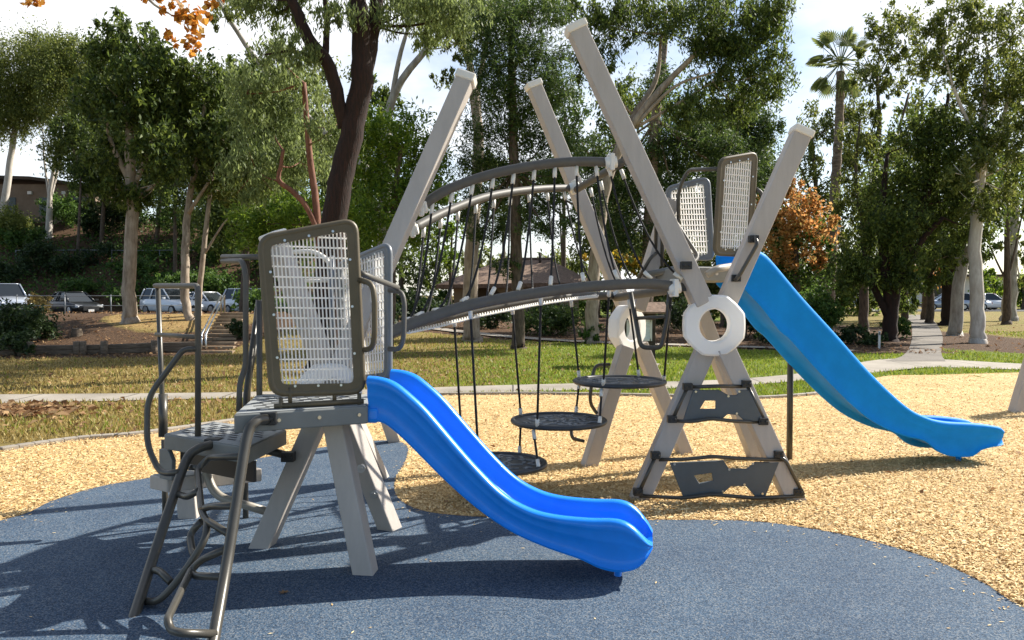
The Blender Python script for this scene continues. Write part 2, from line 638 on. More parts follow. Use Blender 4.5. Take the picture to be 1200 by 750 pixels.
    def build(self, name, mats, parent=None, bevel=0.0, origin=None, seg=2, subsurf=0):
        V = self.v
        if origin is None:
            mn = Vector([min(p[i] for p in V) for i in range(3)])
            mxx = Vector([max(p[i] for p in V) for i in range(3)])
            origin = (mn + mxx) / 2
            if parent is None:
                origin.z = mn.z
        me = bpy.data.meshes.new(name)
        me.from_pydata([tuple(p - origin) for p in V], [], self.f)
        me.polygons.foreach_set('use_smooth', self.s)
        me.polygons.foreach_set('material_index', self.mi)
        me.update()
        o = link_mesh(name, me, mats, parent, origin)
        if bevel:
            bm = o.modifiers.new('bevel', 'BEVEL')
            bm.width = bevel
            bm.segments = seg
            bm.limit_method = 'ANGLE'
            bm.angle_limit = math.radians(40)
            bm.harden_normals = False
        if subsurf:
            sm = o.modifiers.new('sub', 'SUBSURF')
            sm.levels = subsurf
            sm.render_levels = subsurf
        return o


def spline(pts, n=6):
    pts = [Vector(p) for p in pts]
    out = []
    for i in range(len(pts) - 1):
        p0 = pts[i - 1] if i > 0 else pts[0] * 2 - pts[1]
        p1, p2 = pts[i], pts[i + 1]
        p3 = pts[i + 2] if i + 2 < len(pts) else pts[-1] * 2 - pts[-2]
        for k in range(n):
            u = k / n
            out.append(0.5 * ((2 * p1) + (p2 - p0) * u + (2 * p0 - 5 * p1 + 4 * p2 - p3) * u * u + (3 * p1 - p0 - 3 * p2 + p3) * u ** 3))
    out.append(pts[-1])
    return out


def fillet(pts, rad, n=6, closed=False):
    pts = [Vector(p) for p in pts]
    m = len(pts)
    out = []
    for i in range(m):
        if not closed and i in (0, m - 1):
            out.append(pts[i])
            continue
        p, a, z = pts[i], pts[i - 1], pts[(i + 1) % m]
        da, dz = (a - p), (z - p)
        r = min(rad, da.length * 0.48, dz.length * 0.48)
        A, Z = p + da.normalized() * r, p + dz.normalized() * r
        for k in range(n + 1):
            u = k / n
            out.append(A * (1 - u) ** 2 + p * (2 * u * (1 - u)) + Z * u * u)
    return out


def lerp_r(a, z, n):
    return [a + (z - a) * i / (n - 1) for i in range(n)]


# ------------------------------------------------------------------ ground
def sm(a, z, x):
    u = np.clip((x - a) / (z - a), 0, 1)
    return u * u * (3 - 2 * u)


def height(x, y):
    x = np.asarray(x, float)
    y = np.asarray(y, float)
    wl = 1 - sm(-0.27, -0.15, x / np.maximum(y, 1.0))
    bank = 0.93 * np.clip((y - 21.4) / 4.9, 0, 1) - 0.65 * sm(28, 37, y)
    hill = np.clip(y - 57.0, 0, 20) * 0.43 * sm(56.5, 61, y)
    bumpy = 0.12 * np.sin(x * 0.7 + 1.3) * np.cos(y * 0.55) * sm(58, 64, y)
    mid = 0.25 * sm(26, 45, y) * (1 - sm(7, 12, x))
    return wl * (bank + hill + bumpy) + (1 - wl) * mid


def hz(x, y):
    return float(height(x, y))


def GT(px, d):
    """a point of the terrain in the direction of px at distance d"""
    x = (px - 600) / F_PX * d
    return Vector((x, d, hz(x, d)))


def grid_lines(lo, hi, fine_lo, fine_hi, step, coarse):
    a = list(np.arange(fine_lo, fine_hi + 1e-6, step))
    x = fine_lo
    s = step
    L = []
    while x > lo:
        s = min(s * 1.35, coarse)
        x -= s
        L.append(x)
    R = []
    x = fine_hi
    s = step
    while x < hi:
        s = min(s * 1.35, coarse)
        x += s
        R.append(x)
    return np.array(L[::-1] + a + R)


def build_terrain():
    xs = grid_lines(-500, 500, -56, 44, 0.5, 60)
    ys = grid_lines(-120, 900, 6, 84, 0.5, 60)
    X, Y = np.meshgrid(xs, ys)
    Z = height(X, Y)
    Z += 0.015 * np.sin(X * 2.3 + Y) * np.sin(Y * 1.9 - X * 0.6) * (Y > 13.5)
    nx, ny = len(xs), len(ys)
    co_ = np.stack([X, Y, Z], -1).reshape(-1, 3)
    i = np.arange(nx * ny).reshape(ny, nx)
    q = np.stack([i[:-1, :-1], i[:-1, 1:], i[1:, 1:], i[1:, :-1]], -1).reshape(-1, 4)
    me = bpy.data.meshes.new('terrain')
    me.vertices.add(len(co_))
    me.vertices.foreach_set('co', co_.ravel())
    me.loops.add(q.size)
    me.loops.foreach_set('vertex_index', q.ravel())
    me.polygons.add(len(q))
    me.polygons.foreach_set('loop_start', np.arange(0, q.size, 4))
    me.polygons.foreach_set('use_smooth', np.ones(len(q), bool))
    me.update(calc_edges=True)
    x, y = X.ravel(), Y.ravel()
    # ground cover weights
    edge = np.interp(x, [-30, -10, -8, -3.9, 0, 2.9, 6.0, 9.7, 12, 14.0, 20, 40], [19.5, 20, 21, 33, 27.5, 25.5, 23.3, 21.5, 21.5, 60, 85, 85])
    mul = sm(-0.7, 0.7, y - edge)
    park = ((x < -6) & (y > 44)).astype(float)
    tree_ring = np.clip(1.2 - np.hypot((x - 15.0) / 4.2, (y - 32) / 12.5), 0, 1)
    mul = np.maximum(mul, np.clip(tree_ring * 1.6, 0, 1))
    drw = np.interp(x, [-14, -6, -3, 0, 2, 12, 16], [1.1, 1.0, 0.78, 0.42, 0.12, 0.05, 0.6]) * np.ones_like(y)
    drw = np.clip(drw + 0.45 * (y < 13.0) * (x < 0) + 0.35 * np.exp(-((y - 26.5) / 2.5) ** 2) * (x > -5) * (x < 6), 0, 1)
    st = np.clip(1.25 - np.hypot((x + 10.3) / 2.4, (y - 25.6) / 2.0), 0, 1) + np.clip(1.0 - np.hypot((x + 12.4) / 1.3, (y - 26) / 1.2), 0, 1)
    st = np.clip(st, 0, 1)
    mul = mul * (1 - np.clip(st * 1.5, 0, 1))
    mul = mul * (1 - sm(44, 50, y) * (x / np.maximum(y, 1) > -.15))
    for nm, arr in (('mulch', mul), ('dry', drw), ('straw', st)):
        a = me.attributes.new(nm, 'FLOAT', 'POINT')
        a.data.foreach_set('value', arr.astype(np.float32))
    o = link_mesh('ground', me, 'terrain')
    return tag(o, 'grass and leaf-covered mulch sloping up to the hill behind the playground', 'ground', kind='structure')


build_terrain()


def sheet(name, pts, z, m, label, cat):
    mb = MB()
    pts = [Vector((p[0], p[1], z)) for p in pts]
    tris = tessellate_polygon([pts])
    mb.v = pts
    for tr in tris:
        a, b_, c_ = [pts[i] for i in tr]
        mb.face(tr if (b_ - a).cross(c_ - a).z > 0 else tr[::-1])
    o = mb.build(name, m, origin=Vector((0, 0, 0)))
    return tag(o, label, cat, kind='structure')


# chips
chip_edge = [G(*p) for p in [(-260, 585), (-120, 551), (0, 530), (90, 517), (170, 510), (300, 491), (400, 473), (480, 465), (600, 463), (700, 464), (800, 466), (891, 468),
                             (984, 459), (1034, 442), (1100, 440), (1200, 437), (1300, 434), (1420, 434)]]
chip_edge = spline(chip_edge, 5)
chips_poly = chip_edge + [Vector((16, -3, 0)), Vector((-9, -3, 0))]
sheet('wood_chip_ground', chips_poly, 0.012, 'woodchips', 'pale wood chip safety surface under the play structure', 'ground')
# blue rubber
blue_px = [(0, 613), (60, 590), (115, 573), (170, 563), (250, 548), (340, 533), (410, 521), (460, 518), (478, 526), (474, 545), (463, 565), (466, 585), (492, 600), (540, 607),
           (620, 610), (700, 612), (780, 612), (870, 613), (930, 619), (1000, 632), (1060, 648), (1110, 666), (1155, 688), (1200, 716)]
blue = [Vector((-5.0, 3.4, 0)), Vector((-4.4, 4.6, 0))] + [G(*p) for p in blue_px] + [Vector((2.75, 3.5, 0)), Vector((2.9, 2.4, 0)), Vector((1.5, 0.2, 0)), Vector((-2, -0.6, 0)), Vector((-4.6, 1.2, 0))]
blue = spline(blue + [blue[0]], 5)[:-1]
sheet('blue_rubber_surface', blue, 0.018, 'bluerubber', 'blue speckled poured rubber pad with a curved edge', 'ground')


def strip(name, near_px, far_px, m, label, cat, z=0.014, h=None):
    a = spline([G(*p) for p in near_px], 4)
    z_ = spline([G(*p) for p in far_px], 4)
    return sheet(name, a + z_[::-1], z, m, label, cat)


near = [(-200, 477), (0, 473.5), (200, 469), (300, 467), (400, 465), (480, 463.5), (560, 461), (700, 457.5), (800, 455.5), (882, 451.5), (967, 444), (1037, 436), (1098, 431), (1200, 434), (1330, 437)]
far = [(-200, 465), (0, 463), (200, 461.5), (300, 460), (400, 458), (480, 456), (560, 453), (700, 449.5), (800, 447.5), (882, 443.5), (961, 435), (1030, 422), (1098, 421.5), (1200, 427), (1330, 430)]
strip('path', near, far, 'concrete', 'pale concrete footpath curving past the playground', 'path')
up = [G(1038, 424), G(1062, 414), G(1069, 392), G(1066, 376), G(1058, 369)]
up2 = [G(1108, 424), G(1103, 413), G(1104, 392), G(1094, 376), G(1080, 369)]
sheet('side_path', spline(up, 4) + spline(up2, 4)[::-1], 0.018, 'shadedpath', 'grey path leading away under the trees', 'path')


def drape(name, line, width, dz, m, label, cat):
    line = spline(line, 10)
    rows = []
    for i, p in enumerate(line):
        tv = (line[min(i + 1, len(line) - 1)] - line[max(i - 1, 0)])
        s = Vector((-tv.y, tv.x, 0)).normalized() * width / 2
        rows.append([Vector((q.x, q.y, hz(q.x, q.y) + dz)) for q in (p - s, p - s * 0.33, p + s * 0.33, p + s)])
    mb = MB().grid(rows, flip=True)
    o = mb.build(name, m, origin=Vector((0, 0, 0)))
    return tag(o, label, cat, kind='structure')


drape('garden_path', [GT(430, 40), GT(490, 35.5), GT(600, 29), GT(700, 26), GT(850, 24), GT(1000, 22)], 0.75, 0.05, 'concrete', 'narrow pale path along the planted bed', 'path')
# parking terrace
mb = MB()
rows = []
for yy in np.arange(44.0, 55.2, 0.5):
    rows.append([Vector((xx, yy, hz(xx, yy) + 0.035)) for xx in np.arange(-60, -10.9, 1.0)])
mb.grid(rows)
tag(mb.build('parking_lot', 'asphalt', origin=Vector((0, 0, 0))), 'dark asphalt parking strip on the terrace', 'road', kind='structure')
# far road to the right
mb = MB()
mb.grid([[Vector((x, y, 0.03)) for x in (18, 30, 60, 110)] for y in (74, 86)])
tag(mb.build('far_road', 'asphalt', origin=Vector((0, 0, 0))), 'far road beyond the lawn', 'road', kind='structure')

# kerb along the chips
mb = MB()
ke = [p for p in chip_edge if p.x > -5.2 and p.x < 5.6]
for i in range(len(ke) - 1):
    a, z_ = ke[i].copy(), ke[i + 1].copy()
    a.z = z_.z = 0.015
    mb.beam(a, z_, 0.09, 0.075, (0, 0, 1))
tag(mb.build('kerb', 'concrete', bevel=0.01), 'thin concrete kerb between the wood chips and the lawn', 'kerb', kind='structure')

# ------------------------------------------------------------------ scatter helpers
def scatter_mesh(name, centers, L, W, dirs, norms, m, parent=None, origin=None, fold=0.0):
    """many little diamond leaves: centres (N,3), length, width, direction and normal per leaf"""
    N = len(centers)
    d = dirs / np.linalg.norm(dirs, axis=1, keepdims=True)
    s = np.cross(d, norms)
    s /= (np.linalg.norm(s, axis=1, keepdims=True) + 1e-9)
    L = np.broadcast_to(np.asarray(L, float).reshape(-1, 1), (N, 1))
    W = np.broadcast_to(np.asarray(W, float).reshape(-1, 1), (N, 1))
    nn = np.cross(s, d)
    a = centers - d * L * 0.5
    bb = centers + s * W * 0.5 + nn * W * fold - d * L * 0.06
    cc = centers + d * L * 0.5
    dd = centers - s * W * 0.5 + nn * W * fold - d * L * 0.06
    origin = origin if origin is not None else Vector(centers.mean(0))
    co_ = np.stack([a, bb, cc, dd], 1).reshape(-1, 3) - np.array(origin)
    me = bpy.data.meshes.new(name)
    me.vertices.add(4 * N)
    me.vertices.foreach_set('co', co_.ravel())
    me.loops.add(4 * N)
    me.loops.foreach_set('vertex_index', np.arange(4 * N))
    me.polygons.add(N)
    me.polygons.foreach_set('loop_start', np.arange(0, 4 * N, 4))
    me.update(calc_edges=True)
    return link_mesh(name, me, m, parent, origin)


def rand_dirs(n, droop=0.0):
    v = rng.normal(size=(n, 3))
    v /= np.linalg.norm(v, axis=1, keepdims=True)
    v[:, 2] -= droop
    v /= np.linalg.norm(v, axis=1, keepdims=True)
    return v


def crown_points(blobs, lai, L, W, clump=0.30, flat=1.0):
    """leaf centres filling ellipsoids with uneven clumps; blobs = (cx,cy,cz,rx,ry,rz)"""
    out = []
    la = L * W * 0.5
    for bl in blobs:
        c_, r_ = np.array(bl[:3]), np.array(bl[3:6])
        n = int(lai * math.pi * r_[0] * r_[2] / la)
        k = max(8, int(n / 38))
        u = rng.normal(size=(k, 3))
        u /= np.linalg.norm(u, axis=1, keepdims=True)
        rad = rng.random(k) ** 0.40 * (0.70 + 0.45 * rng.random(k))
        cen = c_ + u * rad[:, None] * r_
        idx = rng.integers(0, k, n)
        sz = (0.5 + rng.random(k) ** 2)[idx][:, None]
        off = rng.normal(size=(n, 3)) * clump * np.mean(r_) * 0.5 * sz
        off[:, 2] *= flat
        out.append(cen[idx] + off)
    return np.concatenate(out)


def px_blob(px, py, rx, ry, d, dd=0.0, dep=1.0):
    c_ = P(px, py, d + dd)
    s = d / F_PX * 1.13
    return (c_.x, c_.y, c_.z, rx * s, (rx + ry) / 2 * s * dep, ry * s)


LEAFY = 1.9


def tree(name, label, cat, trunk, limbs, blobs, bark, leaf, L, W, lai=2.4, droop=0.9, clump=0.26, flat=1.45, group=None, twig=True, seg=10):
    """trunk / limbs: lists of (Vector, radius); blobs: crown ellipsoids. Parts: trunk, crown"""
    base = trunk[0][0].copy()
    e = empty(name, base, label, cat, group)
    mb = MB()

    def limb(pts, sg):
        pp = [Vector(p) for p, r in pts]
        rr = [r for p, r in pts]
        n = 5
        sp = spline(pp, n)
        rs = []
        for i in range(len(pp) - 1):
            rs += [rr[i] + (rr[i + 1] - rr[i]) * k / n for k in range(n)]
        rs.append(rr[-1])
        sp = [p + Vector(((random.random() - .5), (random.random() - .5), 0)) * rs[i] * 0.28 if 0 < i < len(sp) - 1 else p for i, p in enumerate(sp)]
        mb.tube(sp, rs, sg)

    t2 = [(trunk[0][0] - Vector((0, 0, 0.4)), trunk[0][1] * 1.35), (trunk[0][0] + Vector((0, 0, 0.02)), trunk[0][1] * 1.25)]
    v = (trunk[1][0] - trunk[0][0])
    t2.append((trunk[0][0] + v * 0.12, trunk[0][1] * 0.98))
    t2 += trunk[1:]
    limb(t2, seg)
    for l in limbs:
        limb(l, max(6, seg - 2))
    if twig:
        spine = [(p, r) for p, r in trunk[len(trunk) // 2:]] + [x for l in limbs for x in l[1:]]
        for bl in blobs:
            c_ = Vector(bl[:3])
            p, r = min(spine, key=lambda x: (x[0] - c_).length + max(0, x[0].z - c_.z) * 0.8)
            if (p - c_).length < 0.25:
                continue
            r0 = max(0.018, min(r * 0.5, 0.012 + 0.014 * (p - c_).length))
            mid = p.lerp(c_, 0.5) + Vector((0, 0, -0.06 * (p - c_).length))
            limb([(p, r0), (mid, r0 * 0.75), (c_, r0 * 0.45)], 6)
            for q in range(3):
                dirv = Vector(rand_dirs(1, -0.25)[0]) * (bl[3] + bl[5]) * 0.42
                limb([(c_, r0 * 0.45), (c_ + dirv * 0.55, r0 * 0.32), (c_ + dirv, r0 * 0.15)], 5)
    mb.build('trunk', bark, e)
    if blobs:
        ce = crown_points(blobs, lai * LEAFY, L, W, clump, flat)
        n = len(ce)
        ls = L * (0.65 + 0.7 * rng.random(n))
        scatter_mesh('crown', ce, ls, W * (0.7 + 0.6 * rng.random(n)), rand_dirs(n, droop), rand_dirs(n), leaf, e, fold=0.12)
    return e


def shrub(name, label, cat, px, py_top, rx, d, leaf, h=None, L=0.10, W=0.05, lai=2.6, group=None, depth=1.0, n_lobes=5):
    base = GT(px, d)
    s = d / F_PX
    top = P(px, py_top, d).z
    H = max(0.25, top - base.z)
    e = empty(name, base, label, cat, group)
    R = rx * s
    bl = []
    for i in range(n_lobes):
        a = i * 2 * math.pi / n_lobes + random.random()
        k = 0.5 if i else 0
        bl.append((base.x + math.cos(a) * R * k, base.y + math.sin(a) * R * k * depth, base.z + H * (0.38 + 0.22 * random.random()),
                   R * (0.5 + .15 * random.random()), R * .5 * depth, H * (0.36 + .1 * random.random())))
    mb = MB()
    for bq in bl:
        c_ = Vector(bq[:3])
        mb.tube(spline([base + Vector((0, 0, -0.1)), base.lerp(c_, .5) + Vector((0, 0, .05)), c_], 4), lerp_r(0.03, 0.008, 9), 5)
    mb.build('stem', 'bark_brown', e)
    ce = crown_points(bl, lai, L, W, 0.35)
    ce[:, 2] = np.maximum(ce[:, 2], height(ce[:, 0], ce[:, 1]) + 0.02)
    n = len(ce)
    scatter_mesh('foliage', ce, L * (0.6 + .8 * rng.random(n)), W * (0.7 + .6 * rng.random(n)), rand_dirs(n, 0.1), rand_dirs(n), leaf, e, fold=0.15)
    return e


# ================================================================== the play structure
def rquad(corners, rad, n=5):
    return fillet(corners, rad, n, closed=True)[:-1] if False else fillet(corners, rad, n, closed=True)


def post(parent, p0, p1, w=0.12, hint=(-0.15, -1, 0), cap=True, name='post', label=None, bury=0.25):
    p0, p1 = Vector(p0), Vector(p1)
    a = (p1 - p0).normalized()
    o = MB().beam(p0 - a * bury, p1, w, w, hint).build(name, 'post', parent, bevel=0.008)
    if label:
        o['label'] = label
    if cap:
        MB().beam(p1 - a * 0.012, p1 + a * 0.05, w + 0.022, w + 0.022, hint).build('post_cap', 'cap', o, bevel=0.012)
    return o


def bolts(parent, lst):
    for a, z_, r in lst:
        MB().tube([a, z_], r, 10).build('bolt', 'steel', parent)


def ring_post(parent, p0, p1, zc, gap, w, hint, cap=True, label=None):
    """a long post whose two halves meet inside a connector ring"""
    p0, p1 = Vector(p0), Vector(p1)
    at = lambda z: p0.lerp(p1, (z - p0.z) / (p1.z - p0.z))
    post(parent, p0, at(zc - gap), w, hint, cap=False, name='leg')
    return post(parent, at(zc + gap), p1, w, hint, cap=cap, name='post', label=label, bury=0.0)


def ring(parent, c, nrm, ax, rx, ry, hx, hy, thick, up=Vector((0, 0, 1)), expo=3.0, chamfer=0.014):
    """rounded plate with a round hole, standing across the crossing posts"""
    nrm = Vector(nrm).normalized()
    ax = (Vector(ax) - nrm * Vector(ax).dot(nrm)).normalized()
    ay = nrm.cross(ax)
    if ay.z < 0:
        ay = -ay
    n = 64

    def loop(a, b_, e, off):
        r = []
        for i in range(n):
            tq = 2 * math.pi * i / n
            cx, sx = math.cos(tq), math.sin(tq)
            m_ = 1.0
            if e > 2.2:      # eight soft flats
                ph = ((tq + math.pi / 8) % (math.pi / 4)) - math.pi / 8
                m_ = 0.42 + 0.58 * math.cos(math.pi / 8) / math.cos(ph) * 1.03
            r.append(Vector(c) + ax * (cx * a * m_) + ay * (sx * b_ * m_) + nrm * off)
        return r
    h = thick / 2
    rows = [loop(hx, hy, 2.1, -h + .012), loop(hx + .012, hy + .012, 2.1, -h), loop(rx - chamfer, ry - chamfer, expo, -h), loop(rx - .008, ry - .008, expo, -h + chamfer * .7), loop(rx, ry, expo, -h + chamfer * 1.2),
            loop(rx, ry, expo, h - chamfer * 1.2), loop(rx - .008, ry - .008, expo, h - chamfer * .7), loop(rx - chamfer, ry - chamfer, expo, h), loop(hx + .012, hy + .012, 2.1, h), loop(hx, hy, 2.1, h - .012)]
    rows.append(rows[0])
    mb = MB().grid(rows, closed_u=True)
    o = mb.build('connector_ring', 'white', parent)
    e = o.modifiers.new('edge', 'EDGE_SPLIT')
    e.split_angle = math.radians(24)
    lst = []
    for s in (-1, 1):
        for k in (-1, 1):
            q = Vector(c) + ax * (s * (rx + hx) * 0.5) + ay * (k * ry * .62) - nrm * (h + .002)
            lst.append((q, q - nrm * 0.008, 0.012))
    bolts(o, lst)
    return o


def panel(parent, TL, TR, BR, BL, fw, rad, fmat, nv, nh, thick=0.05, inset_top=None):
    """infill panel: rounded tube-edged frame round a grid of white bars"""
    c4 = [Vector(p) for p in (TL, TR, BR, BL)]
    cc_ = sum(c4, Vector((0, 0, 0))) / 4
    c4 = [q + (cc_ - q).normalized() * 0.024 for q in c4]
    nrm = (c4[1] - c4[0]).cross(c4[3] - c4[0]).normalized()
    if nrm.y > 0:
        nrm = -nrm
    cen = sum(c4, Vector((0, 0, 0))) / 4

    def inset(w):
        r = []
        for i in range(4):
            p, a, z = c4[i], c4[i - 1], c4[(i + 1) % 4]
            da, dz = (a - p).normalized(), (z - p).normalized()
            sn = da.cross(dz).length
            r.append(p + (da + dz) * (w / sn))
        return r
    outer = fillet(c4, rad, 6, closed=True)
    inner4 = inset(fw)
    inner = fillet(inner4, rad * 0.45, 5, closed=True)
    p = empty('infill_panel', cen - Vector((0, 0, 0)))
    p.parent = parent
    p.location = cen - ORIGIN[parent.name]
    mb = MB().prism([q + nrm * thick * .3 for q in outer], -nrm * thick * .6, [[q + nrm * thick * .3 for q in inner]])
    mb.tube(outer, thick * 0.40, 8, closed=True)
    fr = mb.build('panel_frame', fmat, p)
    # grid of bars
    u = (inner4[2] - inner4[3]).normalized()
    v = nrm.cross(u)
    if v.dot(inner4[0] - inner4[3]) < 0:
        v = -v
    o3 = inner4[3]
    poly = [((q - o3).dot(u), (q - o3).dot(v)) for q in inner4]

    def clip(p0, d):
        t0, t1 = -1e9, 1e9
        m = len(poly)
        ar = sum(poly[i][0] * poly[(i + 1) % m][1] - poly[(i + 1) % m][0] * poly[i][1] for i in range(m))
        sg = 1 if ar > 0 else -1
        for i in range(m):
            a, z = poly[i], poly[(i + 1) % m]
            ex, ey = z[0] - a[0], z[1] - a[1]
            nx, ny = -ey * sg, ex * sg
            num = (p0[0] - a[0]) * nx + (p0[1] - a[1]) * ny
            den = d[0] * nx + d[1] * ny
            if abs(den) < 1e-9:
                if num < 0:
                    return None
                continue
            tt = -num / den
            if den > 0:
                t0 = max(t0, tt)
            else:
                t1 = min(t1, tt)
        return (t0, t1) if t1 - t0 > 0.01 else None
    gb = MB()
    W = poly[2][0]
    H = max(poly[0][1], poly[1][1])
    ld = (poly[0][0] - poly[3][0], poly[0][1] - poly[3][1])
    rd = (poly[1][0] - poly[2][0], poly[1][1] - poly[2][1])
    e3 = lambda x, y, k: o3 + u * x + v * y + nrm * k
    for i in range(nv):
        f = (i + 0.5) / nv
        d = (ld[0] / ld[1] * (1 - f) + rd[0] / rd[1] * f, 1.0)
        L = math.hypot(*d)
        d = (d[0] / L, d[1] / L)
        c_ = clip((W * f, 0.001), d)
        if c_:
            a, z = c_
            a, z = a - .008, z + .008
            p0, p1 = (W * f + d[0] * a, .001 + d[1] * a), (W * f + d[0] * z, .001 + d[1] * z)
            gb.beam(e3(*p0, 0.004), e3(*p1, 0.004), 0.0080, 0.010, nrm)
    for j in range(nh):
        f = (j + 0.4) / nh
        c_ = clip((W * .5, H * f), (1.0, 0.0))
        if c_:
            a, z = c_[0] - .008, c_[1] + .008
            gb.beam(e3(W * .5 + a, H * f, -0.005), e3(W * .5 + z, H * f, -0.005), 0.0085, 0.008, nrm)
    gb.build('grid', 'meshwhite', p)
    lst = []
    for i in range(4):
        a, z = c4[i], c4[(i + 1) % 4]
        ia, iz = inner4[i], inner4[(i + 1) % 4]
        for k in (0.2, 0.5, 0.8):
            q = (a.lerp(z, k) + ia.lerp(iz, k)) / 2 * 0.4 + ia.lerp(iz, k) * 0.6 + nrm * thick * .3
            lst.append((q, q + nrm * 0.006, 0.0075))
    bolts(p, lst)
    return p


def tubepart(parent, name, pts, r, m='tube', fil=0.05, seg=10, label=None, n=6):
    o = MB().tube(fillet(pts, fil, n) if fil else pts, r, seg).build(name, m, parent)
    if label:
        o['label'] = label
    return o


def clamp(parent, c, r=0.035, m='black'):
    mb = MB()
    c = Vector(c)
    mb.box(c, (r, 0, 0), (0, r * 0.8, 0), (0, 0, r * .75))
    mb.tube([c + Vector((-r * .5, -r * 1.05, 0)), c + Vector((-r * .5, -r * .6, 0))], r * .28, 8)
    mb.tube([c + Vector((r * .5, -r * 1.05, 0)), c + Vector((r * .5, -r * .6, 0))], r * .28, 8)
    return mb.build('clamp', m, parent, bevel=0.006)


def slab(parent, name, top, thick, m_top='deck', m_face='deckface', slots=True, udir=None, sl=(0.07, 0.016), gap=(0.115, 0.05)):
    """deck slab with rounded edges; slots are shallow dark inlays of the plastic-coated sheet"""
    top = [Vector(p) for p in top]
    o = MB().prism([p - Vector((0, 0, 0.004)) for p in top], Vector((0, 0, -thick + .004))).build(name, m_face, parent, bevel=0.008)
    c_ = sum(top, Vector((0, 0, 0))) / len(top)
    ins = [p + (c_ - p) * (0.012 / (c_ - p).length) for p in top]
    mb = MB().prism(ins, Vector((0, 0, -0.003)))
    tp = mb.build('deck_surface', m_top, o)
    if slots:
        u = Vector(udir).normalized() if udir is not None else (top[1] - top[0]).normalized()
        u.z = 0
        v = Vector((-u.y, u.x, 0))
        xs = [(p - top[0]).dot(u) for p in top]
        ys = [(p - top[0]).dot(v) for p in top]
        sb = MB()
        m = len(top)
        ar = sum(xs[i] * ys[(i + 1) % m] - xs[(i + 1) % m] * ys[i] for i in range(m))
        sg = 1 if ar > 0 else -1

        def inside(x, y, pad):
            for i in range(m):
                ex, ey = xs[(i + 1) % m] - xs[i], ys[(i + 1) % m] - ys[i]
                L = math.hypot(ex, ey)
                if ((x - xs[i]) * -ey + (y - ys[i]) * ex) / L * sg < pad:
                    return False
            return True
        y = min(ys)
        row = 0
        while y < max(ys):
            x = min(xs) + (gap[0] * .5 if row % 2 else 0)
            while x < max(xs):
                if inside(x, y, 0.06):
                    q = top[0] + u * x + v * y + Vector((0, 0, 0.0015))
                    sb.box(q, u * sl[0] * .5, v * sl[1] * .5, (0, 0, 0.001))
                x += gap[0]
            y += gap[1]
            row += 1
        if sb.v:
            sb.build('slot', 'deckhole', tp)
    return o


def slide(parent, axis0, axis, lat, crest, bottom, W, m, support=None, label=None, floor=0.080, end=0.10):
    """moulded trough slide; crest / bottom are (s, z) polylines along the axis"""
    S0, S1 = crest[0][0], crest[-1][0]
    cs, cz = zip(*crest)
    bs, bz = zip(*bottom)
    n = 64
    rows = []
    for i in range(n + 1):
        s = S0 + (S1 - S0) * i / n
        zc = float(np.interp(s, cs, cz))
        zb = min(float(np.interp(s, bs, bz)), zc - 0.02)
        h = zc - zb
        rem = (S1 - s)
        k = 1.0
        ins = 0.0
        if rem < end:      # rounded nose
            q = 1 - rem / end
            ins = (1 - math.sqrt(max(0, 1 - q * q))) * 0.09
        zf = zb + min(floor, 0.3 * h)
        lipw = 0.062
        sec = [(0.004, zb), (0.0, zb + .05 * h), (0.012, zb + .09 * h), (0.018, zb + .22 * h), (0.018, zb + .40 * h), (0.006, zb + .53 * h), (0.003, zb + .60 * h), (0.004, zc - .26 * h), (-0.006, zc - .20 * h), (-0.010, zc - .13 * h), (-0.003, zc - .05 * h),
               (0.018, zc), (0.040, zc), (lipw, zc - .06 * h), (lipw + .008, zc - .25 * h), (lipw + .02, zf + .22 * h), (lipw + .05, zf + .05 * h), (lipw + .09, zf)]
        full = [(x + ins, z) for x, z in sec] + [(W - x - ins, z) for x, z in sec[::-1]] + [(W - .035 - ins, zb + .01 * h), (W - .065 - ins, zf - .018), (W * .5, zf - .022), (.065 + ins, zf - .018), (.035 + ins, zb + .01 * h)]
        rows.append([axis0 + axis * s + lat * x + Vector((0, 0, z)) for x, z in full])
    mb = MB().grid(rows, closed_u=True)
    for r, fl in ((rows[0], True), (rows[-1], False)):
        k = len(mb.v)
        mb.v += r
        mb.face([k + i for i in range(len(r))][::-1] if fl else [k + i for i in range(len(r))])
    o = mb.build('slide', m, parent)
    es = o.modifiers.new('edge', 'EDGE_SPLIT')
    es.split_angle = math.radians(62)
    if label:
        o['label'] = label
    if support:
        f, topz, rr, mm = support
        MB().tube([f - Vector((0, 0, .2)), Vector((f.x, f.y, topz))], rr, 12).build('support_leg', mm, o)
    return o


# ------------------------------------------------------------------ near tower
tower = empty('play_tower', G(365, 620), 'low beige-legged play tower with bent-tube ladder, grey deck and bright blue slide on blue rubber', 'play tower')
DZ = 0.97
FL, FR = G(274, 485, DZ), G(431, 475, DZ)
BR_, BL_ = P(436, 461, 5.02), P(301, 461, 5.02)
BR_.z = BL_.z = DZ
dk = slab(tower, 'deck', [FL, FR, BR_, BL_], 0.105)
lst = []
for f in (0.2, 0.32, 0.62, 0.93):
    q = FL.lerp(FR, f) - Vector((0, 0, 0.05))
    nn = Vector((FR.y - FL.y, -(FR.x - FL.x), 0)).normalized()
    if nn.y > 0:
        nn = -nn
    lst.append((q, q + nn * 0.007, 0.010))
bolts(dk, lst)

